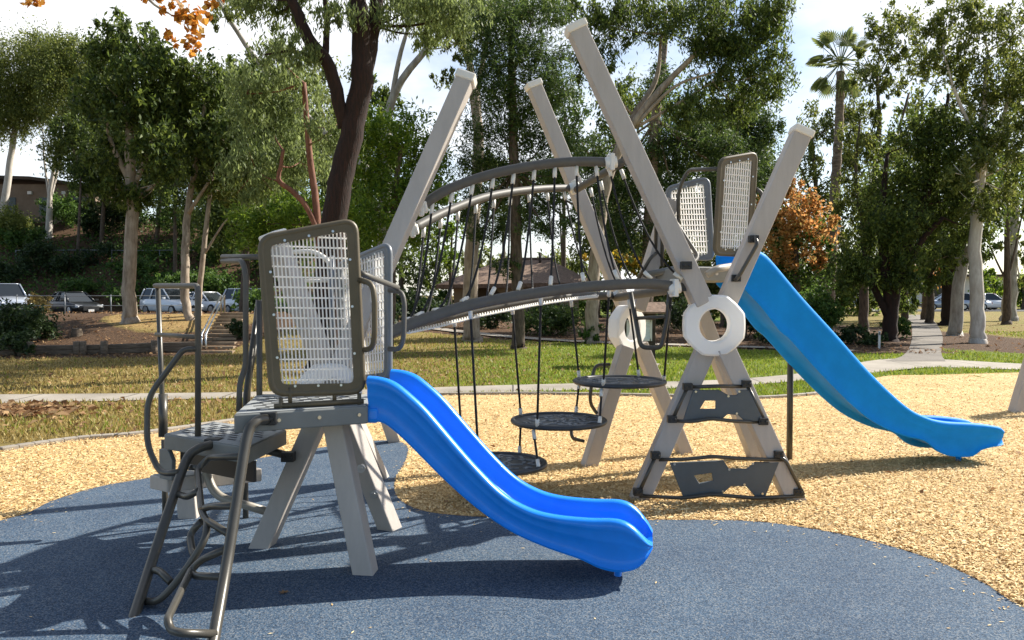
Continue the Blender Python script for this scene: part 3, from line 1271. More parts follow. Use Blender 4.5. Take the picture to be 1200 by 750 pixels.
X1 = Vector((0.87, 0.49, 0))
nX1 = Vector((0.49, -0.87, 0))
A0, A1 = G(306, 643), P(545, 95, 5.66)
post(tower, A0, A1, 0.12, (-0.14, -1, 0), label='tall post leaning right above the low tower', name='post')
B0, B1 = G(458, 622), P(322, 281, 5.12)
pb = post(tower, B0, B1, 0.115, (-0.42, -0.9, 0), label='short post leaning left behind the mesh panel')
for (px, py, d) in ((423, 549, 5.19), (438, 579, 5.29)):
    q = P(px, py, d - 0.05)
    bm = MB()
    bm.tube([q + Vector((0, .02, 0)), q + Vector((.002, -0.012, 0))], 0.027, 14)
    bm.tube([q + Vector((0, -.010, 0)), q + Vector((.002, -0.028, 0))], 0.015, 10)
    bm.build('bolt', 'steel', pb)
post(tower, G(429, 674), P(393, 496, 4.66), 0.118, (-0.10, -1, 0), cap=False, name='leg')
post(tower, G(447, 562), P(402, 462, 6.35), 0.115, (-0.10, -1, 0), cap=False, name='leg')
post(tower, G(462, 519), P(442, 462, 8.2), 0.12, (0.3, -1, 0), cap=False, name='leg')
post(tower, G(223, 608), P(219, 568, 5.66), 0.13, (0.1, -1, 0), cap=False, name='leg')
ring(tower, P(386, 461, 5.14), nX1, X1, 0.205, 0.20, 0.10, 0.10, 0.16)

# lower deck, steps
LZ = 0.72
la, lb, lc_, ld_ = G(192, 508, LZ), G(290, 524, LZ), G(336, 503, LZ), G(250, 494, LZ)
slab(tower, 'lower_deck', [la, lb, lc_, ld_], 0.10, udir=lb - la)
lu = (lb - la).normalized()
lv = Vector((-lu.y, lu.x, 0))
sa = Vector((-2.38, 5.19, 0))
su, sv = Vector((0.83, -0.56, 0)), Vector((0.85, 0.53, 0)).normalized()
c_ = sa + su * 0.10 + sv * 0.30
c_.z = 0.37
sp_ = MB().box(c_, su * 0.10, sv * 0.30, (0, 0, 0.045)).build('step', 'post', tower, bevel=0.008)
MB().box(c_ + Vector((0, 0, 0.048)), su * 0.085, sv * 0.285, (0, 0, 0.003)).build('step_tread', 'deck', sp_)
prof = [(0.00, 0.61), (0.10, 0.61), (0.14, 0.55), (0.13, 0.42), (0.0, 0.42)]
MB().prism([Vector((la.x - .06, la.y + .06, 0)) + lu * x + Vector((0, 0, z)) for x, z in prof], lv * 0.03).build('stringer_plate', 'deckface', tower, bevel=0.004)
mb = MB().box((la + lb) / 2 + lv * 0.09 - Vector((0, 0, 0.165)), (lb - la) * 0.44, lv * 0.01, (0, 0, 0.062))
mb.build('riser_panel', 'black', tower)
tubepart(tower, 'support_pipe', [P(240, 530, 5.2), P(241, 552, 5.2), P(252, 581, 5.15), P(318, 601, 5.06)], 0.028, 'tanpipe', 0.16)
for (px, py, yb) in ((194, 556, 622), (288, 556, 610)):
    g = G(px, yb)
    MB().tube([g - Vector((0, 0, .15)), Vector((g.x, g.y, 0.62))], 0.02, 10).build('support_pipe', 'tube', tower)
tubepart(tower, 'brace_tube', [P(284, 531, 5.05), P(310, 527, 5.08), P(345, 536, 5.1)], 0.026, 'tube', 0.05)
clamp(tower, P(338, 535, 4.98), 0.04)

# ladder
r1 = [P(248, 521, 4.76), P(232, 526, 4.70), P(218, 540, 4.64), P(200, 592, 4.42), P(178, 658, 4.18), G(156, 726)]
r2 = [P(313, 491, 4.25), P(299, 495, 4.19), P(289, 514, 4.14), P(276, 596, 3.98), P(264, 672, 3.80), G(247, 768)]
lad = empty('ladder', G(205, 735))
lad.parent = tower
lad.location = ORIGIN['ladder'] - ORIGIN[tower.name]
for rr in (r1, r2):
    e_ = rr[-1] + (rr[-1] - rr[-2]).normalized() * 0.2
    MB().tube(spline(rr, 6) + [e_], 0.0275, 14).build('rail', 'tube', lad)
clamp(lad, P(250, 520, 4.80), 0.045)
clamp(lad, P(315, 490, 4.28), 0.045)
Y1 = np.array([521, 592, 658, 726.])
X1_ = np.array([246, 200, 178, 156.])
D1 = np.array([4.76, 4.42, 4.18, 3.965])
Y2 = np.array([491, 596, 672, 768.])
X2_ = np.array([312, 276, 264, 247.])
D2 = np.array([4.22, 3.98, 3.80, 3.54])


def LD(x, y):
    """zoomed picture coordinate of a rung -> point between the two ladder rails"""
    px, py = 140 + x / 2.5, 450 + y / 2.5
    f = (px - np.interp(py, Y1, X1_)) / (np.interp(py, Y2, X2_) - np.interp(py, Y1, X1_))
    d = np.interp(py, Y1, D1) * (1 - f) + np.interp(py, Y2, D2) * f
    return P(px, py, float(d))


rungs = [[(365, 212), (262, 215), (228, 250), (240, 370), (252, 398), (322, 440)],
         [(338, 358), (268, 358), (240, 368)],
         [(240, 402), (205, 440), (214, 492), (222, 505)],
         [(256, 395), (255, 450), (215, 515), (160, 590), (112, 640), (60, 634)],
         [(312, 484), (240, 515), (210, 545), (140, 690), (150, 722), (180, 730), (282, 732)],
         [(208, 545), (220, 562), (302, 565)],
         [(94, 543), (118, 548), (152, 582)],
         [(190, 242), (232, 246)], [(164, 320), (200, 332), (232, 312)], [(190, 234), (222, 240)]]
for ri, rg in enumerate(rungs[:-1]):
    q = [LD(*p) for p in rg]
    if ri == 4:      # the lowest loop swings out in front of the rails
        q = [CAM + (v - CAM) * (1 - 0.085 * min(1, max(0, (y - 560) / 130))) if i < len(q) - 1 else CAM + (v - CAM) * 0.985 for i, (v, (x, y)) in enumerate(zip(q, rg))]
    MB().tube(fillet(q, 0.07, 6), 0.0185, 12).build('rung', 'tube', lad)

# handrails
h2 = P(232, 515, 4.92)
tubepart(tower, 'handrail', [P(231, 409, 4.92), P(215, 409, 4.9), P(173, 466, 4.84), P(172, 521, 4.78), P(188, 556, 4.66), P(210, 553, 4.56)], 0.0185, fil=0.09)
tubepart(tower, 'handrail', [h2, P(232, 350, 4.92), P(232, 335, 4.95), P(182, 335, 5.6)], 0.0185, 'railtube', fil=0.13)
tubepart(tower, 'handrail', [P(183, 392, 5.55), P(232, 395, 4.94)], 0.015, 'railtube', fil=0)
tubepart(tower, 'handrail', [P(185, 336, 5.58), P(190, 465, 5.5), P(193, 512, 5.42)], 0.0175, 'tube', fil=0.05)
tubepart(tower, 'handrail', [P(191, 462, 5.46), P(191, 512, 5.40)], 0.03, 'tube', fil=0)
tubepart(tower, 'handrail', [P(261, 301, 5.5), P(310, 301, 4.95)], 0.0185, 'railtube', fil=0)
tubepart(tower, 'handrail', [P(261, 306, 5.5), P(284, 306, 5.1), P(288, 320, 5.05), P(288, 430, 5.0), P(281, 448, 4.95), P(280, 482, 4.9)], 0.0185, 'railtube', fil=0.1)
tubepart(tower, 'handrail', [P(303, 352, 5.2), P(288, 462, 5.05), P(287, 488, 5.0)], 0.017, 'tube', fil=0.05)
tubepart(tower, 'handrail', [P(300, 396, 5.3), P(291, 452, 5.3), P(290, 490, 5.3)], 0.017, 'tube', fil=0.05)
tubepart(tower, 'handrail', [P(304, 352, 4.98), P(304, 470, 4.98), P(304, 482, 4.9)], 0.0185, 'tube', fil=0.03)
# rails seen through the grid; first two coloured pale for the sun on them
tubepart(tower, 'arch_rail', [P(333, 296, 5.4), P(368, 294, 5.4), P(384, 304, 5.4), P(392, 322, 5.4)], 0.016, 'cap', fil=0.12)
tubepart(tower, 'arch_rail', [P(346, 329, 5.4), P(389, 329, 5.4)], 0.012, 'cap', fil=0)
tubepart(tower, 'arch_rail', [P(389, 300, 5.35), P(389, 462, 5.25)], 0.017, 'greyframe', fil=0)

# panels
p1 = panel(tower, P(302, 275, 4.44), P(418, 254, 4.60), P(428, 463, 4.56), P(317, 466, 4.38), 0.050, 0.075, 'bronze', 20, 15)
lowb = MB().tube([P(321, 476, 4.37), P(426, 470, 4.55)], 0.016, 8)
for px, py, d in ((329, 474, 4.38), (421, 469, 4.54), (340, 462, 4.41), (392, 460, 4.5)):
    lowb.tube([P(px, py - 8, d), P(px, py + 12, d)], 0.012, 8)
lowb.build('panel_foot', 'bronze', p1)
p2 = panel(tower, P(396, 307, 5.55), P(458, 282, 5.14), P(458, 447, 5.10), P(402, 452, 5.5), 0.040, 0.07, 'greyframe', 15, 14)
tubepart(tower, 'hand_loop', [P(421, 328, 4.57), P(436, 332, 4.52), P(439, 350, 4.5), P(439, 394, 4.5), P(436, 409, 4.52), P(425, 410, 4.57)], 0.0165, 'bronze', fil=0.05)
tubepart(tower, 'hand_loop', [P(422, 320, 4.62), P(432, 324, 4.66), P(466, 337, 5.05)], 0.017, 'railtube', fil=0.05)
tubepart(tower, 'hand_loop', [P(456, 340, 5.1), P(471, 342, 5.05), P(474, 356, 5.03), P(473, 396, 5.03), P(469, 409, 5.05), P(456, 409, 5.1)], 0.0165, 'railtube', fil=0.05)

# near slide
e0, e1 = P(430, 440, 4.52), P(734, 612, 4.27)
ax = (e1 - e0)
ax.z = 0
ax.normalize()
lat = Vector((-ax.y, ax.x, 0))
nl = lat
o0 = Vector((e0.x, e0.y, 0))


def sz(px, py):
    q = ON(px, py, e0, nl)
    return ((q - o0).dot(ax), q.z)


def smooth_line(pts, n=6):
    return [(p.x, p.y) for p in spline([Vector((a, b_, 0)) for a, b_ in pts], n)]


crest = smooth_line([sz(*p) for p in [(430, 441), (446, 443), (462, 449), (480, 463), (500, 482), (530, 517), (560, 551), (590, 580), (620, 597), (650, 605), (690, 609), (722, 610), (740, 617), (754, 631), (765, 645)]])
bott = smooth_line([sz(*p) for p in [(430, 494), (446, 495), (458, 502), (480, 522), (520, 562), (560, 597), (600, 624), (640, 642), (680, 656), (704, 667), (728, 671), (750, 665), (765, 649)]])
sup = G(724, 678)
slide(tower, o0, ax, lat, crest, bott, 0.47, 'slide', (sup, 0.09, 0.022, 'slide'), label='bright blue slide in front, ending on the blue rubber')
# entry lug and hood of the slide
MB().box(P(440, 484, 4.62), ax * 0.05, lat * 0.10, (0, 0, 0.045)).build('slide_bracket', 'slide', tower, bevel=0.02)

# ------------------------------------------------------------------ tall tower
tall = empty('a_frame_tower', G(845, 575), 'tall beige crossed-post tower with white rings and paler blue slide on wood chips', 'play tower')
nF = Vector((-0.11, -1, 0)).normalized()
D0, D1_ = G(932, 588) + Vector((0, .02, 0)), P(676, 36, 6.17)
E0, E1 = G(749, 585), P(938, 158, 6.30)
zr = P(836, 381, 6.17).z
ring_post(tall, D0, D1_, zr, 0.165, 0.142, (0.06, -1, 0), label='tallest post, leaning left')
ring_post(tall, E0, E1, zr, 0.165, 0.142, (-0.02, -1, 0), label='post leaning right above the pale blue slide')
C0, C1_ = G(803, 533), P(626, 102, 7.72)
G0, G1_ = G(690, 547), P(786, 235, 7.66)
zr2 = P(735, 384, 7.62).z
ring_post(tall, C0, C1_, zr2, 0.17, 0.13, (0.25, -1, 0), label='far post leaning left with tan shaded side')
ring_post(tall, G0, G1_, zr2, 0.17, 0.13, (0.25, -1, 0), cap=False)
post(tall, G(886, 538), P(800, 310, 7.3), 0.125, (0.2, -1, 0), cap=False)
ring(tall, P(836, 381, 6.16), nF, (1, -0.1, 0), 0.236, 0.242, 0.116, 0.125, 0.19, expo=2.4)
ring(tall, P(735, 384, 7.60), Vector((0.70, -0.71, 0)), (0.71, 0.70, 0), 0.230, 0.222, 0.115, 0.12, 0.13, expo=2.6)

TZ = 1.83
dkp = [P(806, 312, 6.45), P(872, 311, 6.75), P(876, 314, 7.6), P(768, 316, 7.55)]
for q in dkp:
    q.z = TZ
dk2 = slab(tall, 'deck', dkp, 0.12)
lst = []
for f in (.2, .5, .8):
    q = dkp[0].lerp(dkp[1], f) - Vector((0, 0.008, .06))
    lst.append((q, q + Vector((0, -.008, 0)), 0.012))
bolts(dk2, lst)
tubepart(tall, 'brace_tube', [P(828, 322, 6.35), P(840, 315, 6.35), P(866, 311, 6.6)], 0.03, 'tanpipe', 0.08)
tubepart(tall, 'brace_tube', [P(756, 322, 7.5), P(810, 312, 6.9)], 0.03, 'plate', 0)

panel(tall, P(843, 184, 6.92), P(887, 177, 7.12), P(880, 302, 7.10), P(836, 300, 6.90), 0.048, 0.07, 'bronze', 12, 14)
panel(tall, P(780, 218, 7.75), P(831, 206, 7.5), P(837, 306, 7.5), P(786, 305, 7.75), 0.040, 0.07, 'greyframe', 13, 13)
tubepart(tall, 'hand_loop', [P(778, 240, 6.5), P(783, 247, 6.45), P(818, 300, 6.25), P(815, 306, 6.2), P(804, 311, 6.12)], 0.0165, 'railtube', fil=0.06)
clamp(tall, P(804, 311, 6.02), 0.04)
tubepart(tall, 'hand_loop', [P(795, 300, 7.6), P(795, 222, 7.55), P(806, 199, 7.5), P(842, 198, 6.95)], 0.018, 'tube', fil=0.18)
tubepart(tall, 'handrail', [P(776, 312, 7.5), P(776, 232, 7.5), P(770, 222, 7.5), P(768, 300, 7.55)], 0.018, 'tube', fil=0.05)
tubepart(tall, 'hand_loop', [P(884, 278, 6.15), P(888, 285, 6.1), P(867, 322, 6.1), P(862, 328, 6.15)], 0.0165, 'tube', fil=0.06)
clamp(tall, P(883, 280, 6.17), 0.036)
clamp(tall, P(862, 326, 6.19), 0.036)
tubepart(tall, 'hand_loop', [P(886, 221, 7.12), P(893, 226, 7.1), P(894, 236, 7.1), P(891, 250, 7.1)], 0.0165, 'railtube', fil=0.05)
tubepart(tall, 'hand_loop', [P(745, 332, 7.52), P(763, 301, 7.45), P(770, 296, 7.5)], 0.0165, 'tube', fil=0.05)
tubepart(tall, 'hand_loop', [P(714, 427, 7.45), P(697, 428, 7.35), P(693, 450, 7.3), P(691, 472, 7.3), P(699, 484, 7.38)], 0.0165, 'tube', fil=0.07)
tubepart(tall, 'hand_loop', [P(676, 487, 7.42), P(669, 506, 7.35), P(671, 514, 7.33), P(684, 517, 7.4)], 0.0165, 'tube', fil=0.05)


# climbing plates between the front legs
def Z7(x, y, d=6.05):
    return P(700 + x / 3.26, 380 + y / 3.26, d)


def climb(plate, hole, tubes, clamps):
    e_ = empty('climbing_plate', Z7(*plate[0]))
    e_.parent = tall
    e_.location = ORIGIN[e_.name] - ORIGIN[tall.name]
    MB().prism([Z7(x, y, 6.075) for x, y in plate], Vector((-0.003, -0.028, 0)), [[Z7(x, y, 6.075) for x, y in hole]]).build('plate', 'plate', e_, bevel=0.005)
    for tq in tubes:
        MB().tube(fillet([Z7(x, y, d) for x, y, d in tq], 0.04, 5), 0.0145, 10).build('frame_tube', 'tube', e_)
    lst = []
    for i in range(0, len(plate), 2):
        cx = sum(p[0] for p in plate) / len(plate)
        cy = sum(p[1] for p in plate) / len(plate)
        x, y = plate[i]
        q = Z7(x + (cx - x) * .08, y + (cy - y) * .12, 6.048)
        lst.append((q, q + Vector((0, -.008, 0)), 0.009))
    bolts(e_, lst)
    for x, y in clamps:
        clamp(e_, Z7(x, y, 6.06), 0.036)


climb([(365, 250), (465, 250), (500, 270), (530, 270), (545, 250), (575, 250), (635, 368), (560, 368), (535, 345), (495, 342), (470, 366), (326, 366)],
      [(390, 322), (410, 290), (450, 290), (450, 322)],
      [[(345, 240, 6.08), (460, 236, 6.02), (580, 238, 6.08)], [(285, 368, 6.08), (360, 372, 6.04), (435, 360, 6.0), (520, 370, 6.02), (640, 375, 6.08)],
       [(345, 240, 6.06), (285, 368, 6.06)], [(575, 238, 6.06), (640, 372, 6.06)]], [(345, 238), (285, 362), (568, 226), (632, 370)])
climb([(275, 527), (480, 518), (502, 550), (570, 550), (600, 525), (692, 525), (640, 655), (600, 655), (565, 615), (510, 615), (475, 646), (325, 655)],
      [(368, 575), (435, 565), (440, 595), (388, 605)],
      [[(235, 517, 6.08), (330, 516, 6.04), (440, 505, 6.0), (560, 514, 6.02), (715, 518, 6.05)], [(160, 655, 6.08), (330, 664, 6.04), (440, 650, 6.0), (600, 664, 6.02), (790, 656, 6.05)],
       [(222, 505, 6.06), (158, 645, 6.06)], [(692, 503, 6.05), (720, 520, 6.03), (788, 650, 6.05)]], [(222, 500), (155, 640), (690, 495), (765, 640)])

# far slide
e0, e1 = P(880, 293, 6.98), P(1180, 505, 7.43)
ax = (e1 - e0)
ax.z = 0
ax.normalize()
lat = Vector((-ax.y, ax.x, 0))
nl = lat
o0 = Vector((e0.x, e0.y, 0))
crest = smooth_line([sz(*p) for p in [(866, 296), (880, 293), (889, 294), (902, 302), (940, 347), (980, 391), (1020, 436), (1060, 474), (1084, 488), (1108, 494), (1140, 496), (1165, 499), (1177, 503), (1183, 513)]])
bott = smooth_line([sz(*p) for p in [(866, 332), (880, 347), (894, 362), (914, 388), (926, 398), (960, 436), (1000, 476), (1028, 497), (1060, 511), (1084, 517), (1099, 529), (1116, 535), (1140, 535), (1150, 528), (1164, 524), (1178, 522), (1183, 517)]])
fs = slide(tall, o0, ax, lat, crest, bott, 0.47, 'slidefar', (G(1123, 541), 0.1, 0.024, 'slidefar'), label='paler blue slide at the back, ending on the wood chips', end=0.12)
g = G(925, 541)
MB().tube([g - Vector((0, 0, .2)), Vector((g.x, g.y, P(922, 388, g.y).z))], 0.029, 12).build('support_leg', 'tube', fs)

# ------------------------------------------------------------------ rope bridge
br = empty('rope_bridge', G(620, 560), 'arched steel-tube bridge with black rope sides between the two towers', 'rope bridge')


def railpts(pp, d0, d1):
    x0, x1 = pp[0][0], pp[-1][0]
    return spline([P(x, y, d0 + (d1 - d0) * (x - x0) / (x1 - x0)) for x, y in pp], 6)


UF = railpts([(492, 243), (523, 223), (573, 205), (627, 194), (673, 189.5), (714, 190)], 5.62, 6.12)
UR = railpts([(483, 268), (523, 248), (573, 230), (627, 222), (672, 220)], 5.72, 7.5)
LF = railpts([(455, 391), (480, 380), (507, 371), (547, 358.5), (600, 348), (653, 340), (707, 334.5), (760, 332.5), (792, 336)], 5.25, 6.1)
LR = railpts([(455, 393), (480, 383), (507, 375), (547, 365), (600, 355), (653, 348), (722, 346.5)], 5.4, 7.4)
for nm, ln, r in (('handrail', UF, 0.036), ('handrail', UR, 0.034), ('bottom_rail', LF, 0.040), ('bottom_rail', LR, 0.036)):
    MB().tube(ln, r, 14).build(nm, 'railtube', br)
tubepart(br, 'cross_tube', [P(676, 222, 7.4), P(734, 187, 6.3)], 0.033, 'railtube', 0)
tubepart(br, 'cross_tube', [P(722, 349, 7.35), P(788, 339, 6.2), P(812, 334, 6.15)], 0.036, 'railtube', 0.05)
for (px, py, d, rr) in ((716, 190, 6.1, .05), (673, 219, 7.45, .05), (790, 337, 6.08, .052), (724, 346, 7.35, .045), (494, 243, 5.6, .045), (484, 269, 5.7, .042)):
    c_ = P(px, py, d)
    cb = MB()
    cb.beam(c_ + Vector((0.0, 0, rr * 1.25)), c_ - Vector((0.0, 0, rr * 1.35)), rr * .75, rr * 1.9, (0.2, -1, 0))
    cb.tube([c_ + Vector((-rr * .9, 0, -rr * .2)), c_ + Vector((rr * .9, 0.0, rr * .1))], rr * .92, 12)
    cb.build('coupling', 'cap', br, bevel=0.008)


def at_px(line, px):
    best = None
    for i in range(len(line) - 1):
        a, z_ = line[i], line[i + 1]
        ua, uz = 600 + a.x / a.y * F_PX, 600 + z_.x / z_.y * F_PX
        if min(ua, uz) <= px <= max(ua, uz) and abs(uz - ua) > 1e-6:
            return a.lerp(z_, (px - ua) / (uz - ua))
    return line[0].copy() if abs(px - (600 + line[0].x / line[0].y * F_PX)) < abs(px - (600 + line[-1].x / line[-1].y * F_PX)) else line[-1].copy()


def rope(a, z_, sag, parent, fa=0.04, r=0.0085, top_off=0.036, bot_off=0.04, name='rope'):
    a, z_ = a - Vector((0, 0, top_off)), z_ + Vector((0, 0, bot_off))
    n = 16
    pts = []
    for i in range(n + 1):
        u = i / n
        p = a.lerp(z_, u)
        p.z -= sag * 4 * u * (1 - u)
        p.x -= sag * 0.0
        pts.append(p)
    o = MB().tube(pts, r, 7).build(name, 'rope', parent)
    d0 = (pts[1] - pts[0]).normalized()
    d1 = (pts[-2] - pts[-1]).normalized()
    for q, dq in ((pts[0], d0), (pts[-1], d1)):
        MB().tube([q - dq * .004, q + dq * 0.075], 0.0155, 8).build('ferrule', 'cap', o)
    return o


for ux, lx in ((507, 476), (530, 488), (554, 508), (578, 541), (602, 575), (626, 607), (650, 645), (675, 684), (698, 724), (713, 763)):
    a, z_ = at_px(UF, ux), at_px(LF, lx)
    rope(a, z_, (0.19 if ux < 600 else 0.12) + 0.06 * random.random(), br)
for ux, lx in ((497, 477), (517, 495), (537, 520), (558, 545), (579, 568), (598, 592), (620, 625), (641, 660), (661, 700)):
    a, z_ = at_px(UR, ux), at_px(LR, lx)
    rope(a, z_, (0.19 if ux < 600 else 0.12) + 0.06 * random.random(), br)
for (a, z_) in ((P(728, 194, 6.28), P(799, 333, 6.1)), (P(704, 208, 6.85), P(745, 340, 6.8)), (P(692, 216, 7.1), P(728, 346, 7.1))):
    rope(a, z_, 0.13, br)
# pale twisted rope edging under the deck rails
cb = MB()
ch = [P(x, y + 3, 5.3 + (x - 480) / 230 * 1.1) for x, y in ((478, 386), (520, 377), (560, 367), (600, 359), (632, 353), (672, 347), (700, 344))]
chs = spline(ch, 60)
for ph in (0, math.pi):
    cb.tube([p + Vector((math.cos(i * .7 + ph) * .009, math.sin(i * .7 + ph) * .009, math.sin(i * .7 + ph) * .010)) for i, p in enumerate(chs)], 0.006, 5)
cb.build('edge_rope', 'cap', br)
# steel step frame hanging at the right end
sf = empty('step_frame', P(748, 400, 6.4))
sf.parent = br
sf.location = ORIGIN[sf.name] - ORIGIN[br.name]
MB().tube(fillet([P(739, 343, 6.45), P(751, 407, 6.4), P(775, 408, 6.3), P(782, 372, 6.25), P(785, 338, 6.2)], 0.05, 6), 0.0185, 10).build('frame_tube', 'tube', sf)
MB().tube([P(745, 373, 6.42), P(781, 371, 6.24)], 0.0145, 8).build('rung', 'tube', sf)


# hanging discs
def disc(name, px, py, d, D, label):
    c_ = P(px, py, d)
    e_ = empty(name, c_, label, 'disc step', 'round disc steps hung from the bridge')
    rim = MB()
    rim.tube([c_ + Vector((math.cos(a) * D / 2, math.sin(a) * D / 2, 0)) for a in np.linspace(0, 2 * math.pi, 49)[:-1]], 0.020, 10, closed=True)
    rim.build('rim', 'disc', e_)
    web = MB()
    n = 48
    top = [c_ + Vector((math.cos(2 * math.pi * i / n) * D * .49, math.sin(2 * math.pi * i / n) * D * .49, -0.012)) for i in range(n)]
    web.prism(top, Vector((0, 0, 0.014)))
    web.build('plate', 'disc', e_)
    pat = MB()
    rr = random.Random(int(px))
    for i in range(60):
        a, q = rr.random() * 6.28, math.sqrt(rr.random()) * D * .40
        p = c_ + Vector((math.cos(a) * q, math.sin(a) * q, 0.0045))
        b_ = rr.random() * 3.14
        pat.box(p, Vector((math.cos(b_), math.sin(b_), 0)) * (0.025 + .035 * rr.random()), Vector((-math.sin(b_), math.cos(b_), 0)) * 0.012, (0, 0, 0.0025))
    pat.build('tread_sheen', 'discsheen', e_)
    return e_, c_


def dpt(c_, D, px):
    """rim point of the disc in the direction of px (front or back side)"""
    return c_


d1, c1 = disc('hanging_disc', 583, 543, 6.15, 0.74, 'lowest round black disc, close above the wood chips behind the blue slide')
d2, c2 = disc('hanging_disc', 655, 493, 6.45, 0.75, 'middle round black disc hanging on ropes, between the lowest disc and the highest one')
d3, c3 = disc('hanging_disc', 726, 447, 6.8, 0.76, 'highest round black disc, hung in front of the white ring leg')


def rimp(c_, D, ang):
    return c_ + Vector((math.cos(ang) * D / 2, math.sin(ang) * D / 2, 0))


R_ = math.radians
for parent, a, z_ in ((d1, at_px(LR, 532), rimp(c1, .74, R_(140))), (d1, at_px(LF, 551), rimp(c1, .74, R_(250))),
                      (d1, rimp(c2, .75, R_(145)) - Vector((0, 0, .01)), rimp(c1, .74, R_(62))), (d1, rimp(c2, .75, R_(235)) - Vector((0, 0, .01)), rimp(c1, .74, R_(-32))),
                      (d2, at_px(LR, 600), rimp(c2, .75, R_(145))), (d2, at_px(LF, 634), rimp(c2, .75, R_(240))),
                      (d2, rimp(c3, .76, R_(150)) - Vector((0, 0, .01)), rimp(c2, .75, R_(64))), (d2, rimp(c3, .76, R_(240)) - Vector((0, 0, .01)), rimp(c2, .75, R_(-35))),
                      (d3, at_px(LR, 669), rimp(c3, .76, R_(150))), (d3, at_px(LF, 714), rimp(c3, .76, R_(242))),
                      (d3, at_px(LF, 787), rimp(c3, .76, R_(0))), (d3, P(737, 349, 7.0), rimp(c3, .76, R_(55)))):
    rope(a, z_, 0.0, parent, r=0.0095, top_off=0.02, bot_off=0.0)

# post of another play piece at the right edge of the place
ap = empty('leaning_post', G(1192, 484), 'pale leaning post standing in the wood chips beyond the far slide', 'post')
MB().beam(G(1190, 484) - Vector((0.05, 0, .2)), P(1222, 380, 10.9), 0.15, 0.15, (0, -1, 0)).build('shaft', 'post', ap, bevel=0.008)
MB().beam(G(1262, 486) - Vector((-0.05, 0, .2)), P(1222, 380, 10.75), 0.15, 0.15, (0, -1, 0)).build('shaft', 'post', ap, bevel=0.008)
# ================================================================== background: trees
def tp(*a):
    """trunk points given as (px, py, distance, radius)"""
    return [(P(px, py, d), r) for px, py, d, r in a]


def base_on(px, d, r):
    return (GT(px, d), r)


def bl(d, *a, dep=1.0):
    return [px_blob(x, y, rx, ry, d, (random.random() - .5) * 1.6, dep) for x, y, rx, ry in a]


EU = 'eucalyptus trees'
# left hill
tree('gum_tree', 'gum tree with leaning trunk on top of the hill at the left edge', 'tree', [base_on(2, 74, .36)] + tp((10, 205, 74, .3), (16, 160, 74, .25), (24, 110, 74, .14)),
     [], bl(74, (20, 90, 40, 42), (60, 70, 34, 32), (15, 135, 34, 30), (50, 112, 36, 28), (-20, 120, 30, 50)), 'bark_white', 'leaf_olive', .27, .10, 2.0, group=EU)
tree('gum_tree', 'slim white gum tree forking low in front of the hilltop building', 'tree', [base_on(58, 72, .33)] + tp((59, 225, 72, .2), (66, 180, 72, .14), (76, 130, 72, .07)),
     [tp((59, 232, 72, .15), (70, 190, 72.3, .12), (84, 140, 72.5, .06)), tp((59, 240, 72, .12), (52, 190, 72, .09), (50, 150, 72, .04))],
     bl(72, (80, 105, 32, 45), (52, 72, 28, 28), (95, 70, 28, 25), (68, 178, 16, 18), (40, 130, 18, 14)), 'bark_white', 'leaf_euc', .25, .09, 1.9, group=EU)
tree('gum_tree', 'tall gum with pale straight trunk and spreading roots between black sedan and white SUV', 'tree',
     [base_on(152, 25.2, .23)] + tp((151, 330, 25.2, .20), (155, 250, 25.2, .19), (152, 180, 25.2, .15), (151, 110, 25.2, .08), (150, 60, 25.2, .04)),
     [tp((153, 225, 25.2, .10), (175, 175, 25.4, .07), (188, 120, 25.6, .04)), tp((153, 215, 25.2, .10), (130, 165, 25, .07), (120, 110, 25, .04)), tp((154, 235, 25.2, .07), (185, 215, 25, .04))],
     bl(25.2, (150, 42, 34, 22), (122, 72, 32, 32), (178, 78, 38, 36), (108, 122, 26, 28), (150, 125, 40, 36), (197, 128, 32, 32), (128, 178, 28, 26), (182, 182, 36, 30), (135, 222, 22, 14), (168, 232, 24, 14)),
     'bark_pale', 'leaf_euc_dark', .20, .075, 2.3, group=EU)
tree('gum_tree', 'slim pale gum tree with bent foot beside the white SUV', 'tree', [base_on(222, 25.6, .13)] + tp((217, 350, 25.7, .14), (217, 300, 25.8, .13), (221, 240, 26, .11), (232, 180, 26, .08), (240, 120, 26, .04)),
     [tp((221, 250, 25.9, .07), (250, 205, 25.7, .04))], bl(26, (232, 90, 34, 28), (262, 112, 32, 32), (224, 148, 34, 34), (266, 168, 32, 36), (236, 205, 30, 20), (285, 150, 28, 28)),
     'bark_pale', 'leaf_euc_dark', .20, .075, 2.2, group=EU)
tree('gum_tree', 'thin leaning pale gum tree near the top of the timber stairs', 'tree', [base_on(232, 26.3, .11)] + tp((234, 340, 26.3, .09), (240, 280, 26.3, .08), (247, 220, 26.3, .06), (250, 180, 26.3, .03)),
     [tp((238, 300, 26.3, .045), (262, 262, 26.2, .03), (280, 245, 26.1, .02))], bl(26.5, (270, 225, 30, 25), (250, 165, 30, 28), (300, 200, 30, 35)), 'bark_pale', 'leaf_euc', .20, .075, 2.0, group=EU)
for i, (px, d, yt, lab) in enumerate(((120, 70, 300, 'dark'), (185, 71, 290, ''), (255, 69, 280, ''), (320, 67, 260, ''))):
    tree('gum_tree', ('bushy gum on the hillside behind the tall pale-trunked gum', 'bushy dark gum on the hillside above the white SUV', 'bushy gum on the hillside above the timber stairs', 'bushy gum on the hillside left of the dark forked trunk')[i], 'tree',
         [base_on(px, d, .2)] + tp((px + 4, 200, d, .15), (px + 2, 150, d, .06)), [], bl(d, (px, 215, 34, 26), (px - 25, 175, 34, 35), (px + 22, 180, 34, 34), (px + 5, 135, 34, 32), (px + 10, 100, 30, 26)),
         'bark_brown', 'leaf_euc', .34, .14, 2.2, group=EU)
